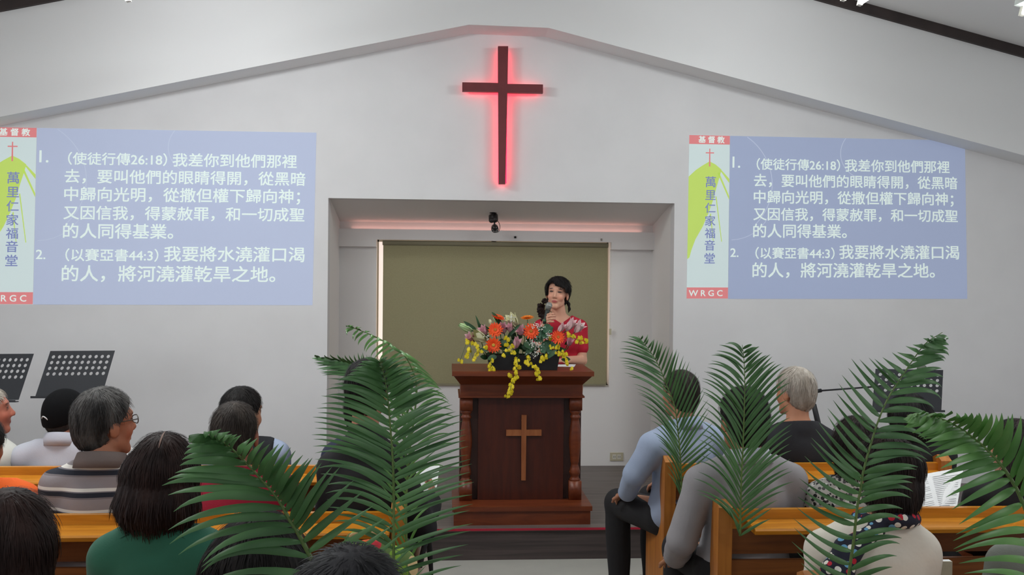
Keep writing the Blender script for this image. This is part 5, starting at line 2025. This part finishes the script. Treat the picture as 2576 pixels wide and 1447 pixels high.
def booklet(label, pagesets, Y, tiltY, lines=9):
    """open booklet: two page blocks meeting at a fold, with rows of printed lines"""
    root = None
    for pi, corners in enumerate(pagesets):
        bm, c, P = sheet_obj('page', corners, Y, 0.004, M_PAPER, '', '', tiltY)
        if root is None:
            root = thing('open_booklet', label, 'booklet', c)
            c0 = c
        for v in bm.verts:
            v.co += c - c0
        pg_ = obj('page', bm, M_PAPER, root)
        if lines:
            bm = BM()
            TL, TR, BR, BLq = [p - c0 for p in P]
            rr = random.Random(pi)
            for k in range(lines * 2):
                v = 0.1 + 0.82 * k / (lines * 2)
                u1 = 0.9 if k % 4 else rr.uniform(0.45, 0.8)
                for v0, v1 in ((v, v + 0.009),):
                    q = [(TL * (1 - u) + TR * u) * (1 - vv) + (BLq * (1 - u) + BR * u) * vv + Vector((0, -0.0008, 0)) for u, vv in ((0.1, v0), (u1, v0), (u1, v1), (0.1, v1))]
                    bm.faces.new([bm.verts.new(x) for x in q])
            obj('printed_lines', bm, M_INK, pg_)
    return root


booklet('open white booklet held by the person in black at the right edge', [((2288, 1202), (2334, 1192), (2362, 1290), (2312, 1300)), ((2334, 1192), (2424, 1176), (2405, 1290), (2362, 1290))], 3.98, 0.1)
booklet('open white booklet held by the person in the black jacket by the aisle', [((990, 1206), (1040, 1178), (1046, 1250), (1000, 1278)), ((1040, 1178), (1106, 1172), (1098, 1232), (1046, 1250))], 4.05, 0.05, 7)
booklet('small white leaflet beside the face of the man in the striped polo', [((318, 1124), (346, 1130), (340, 1170), (310, 1166))], 4.2, 0.02, 0)
booklet('greyish booklet on the lap of the floral-bloused person', [((2236, 1200), (2284, 1192), (2294, 1292), (2240, 1296))], 3.98, 0.03, 8)
bk = at(2376, 1440, 2.98)
t = thing('hymn_book', 'cream book standing on the pew seat right of the cream cardigan', 'book', (bk.x, 2.99, 0.4455))
hz = at(2376, 1413, 2.98).z - 0.4455
bm = BM()
box(bm, -0.026, 0.026, -0.012, 0.012, 0, hz)
obj('cover', bm, mat('book_cover', (196, 186, 164), 0.7, (180, 170, 148), 20), t, bevel=0.002)
bm = BM()
box(bm, -0.022, 0.0245, -0.009, 0.009, hz - 0.004, hz + 0.001)
obj('page_block', bm, M_PAPER, t)
# flower-print bag on the third left pew
bg = at(935, 1400, 2.95)
t = thing('cloth_bag', 'flower-print cloth bag on the third left pew behind the palm fronds', 'bag', (bg.x - 0.01, 2.93, 0.4455))
D = Sdf()
bh = at(935, 1352, 2.93).z - 0.4455
D.ell((0, 0, bh * 0.45), (0.15, 0.075, bh * 0.52), None, 0.03)
D.cone((-0.11, 0, 0.05), (0.11, 0, 0.05), 0.05, 0.05, 0.04)
D.cone((-0.10, 0, bh * 0.8), (0.10, 0, bh * 0.8), 0.05, 0.05, 0.05)
D.mesh('bag_body', 0.009, C_BAG, t, cut=lambda P: np.maximum(0.001 - P[:, 2], P[:, 2] - bh), noise=folds(70, 0.005))
bm = BM()
tube(bm, catmull([(-0.07, -0.03, bh - 0.02), (-0.05, -0.05, bh + 0.02), (0.0, -0.055, bh + 0.035), (0.05, -0.05, bh + 0.02), (0.07, -0.03, bh - 0.02)], 14), 0.008, 8)
obj('handle', bm, C_BAG, t, True)
# pale cloth bag with a black strap hanging from the second left pew end
hb = at(1072, 1400, 3.72)
t = thing('cloth_bag', 'pale cloth bag with a long black strap hanging by the second left pew end', 'bag', (-0.149, 3.70, 0.0))
D = Sdf()
D.ell((0.05, 0.0, 0.50), (0.035, 0.10, 0.19), None, 0.03)
D.cone((0.045, -0.07, 0.36), (0.045, 0.07, 0.36), 0.032, 0.032, 0.03)
D.mesh('bag_body', 0.008, cloth('pale_bag_cloth', (206, 190, 178)), t, noise=folds(71, 0.004), cut=lambda P: 0.004 - P[:, 0])
bm = BM()
tube(bm, catmull([(0.05, -0.09, 0.62), (0.07, -0.06, 0.70), (0.078, -0.02, 0.72), (0.088, 0.03, 0.66), (0.094, 0.05, 0.5), (0.098, 0.05, 0.34), (0.096, 0.03, 0.2), (0.09, 0.02, 0.12)], 24), 0.011, 8)
obj('strap', bm, C_BLACK, t, True)
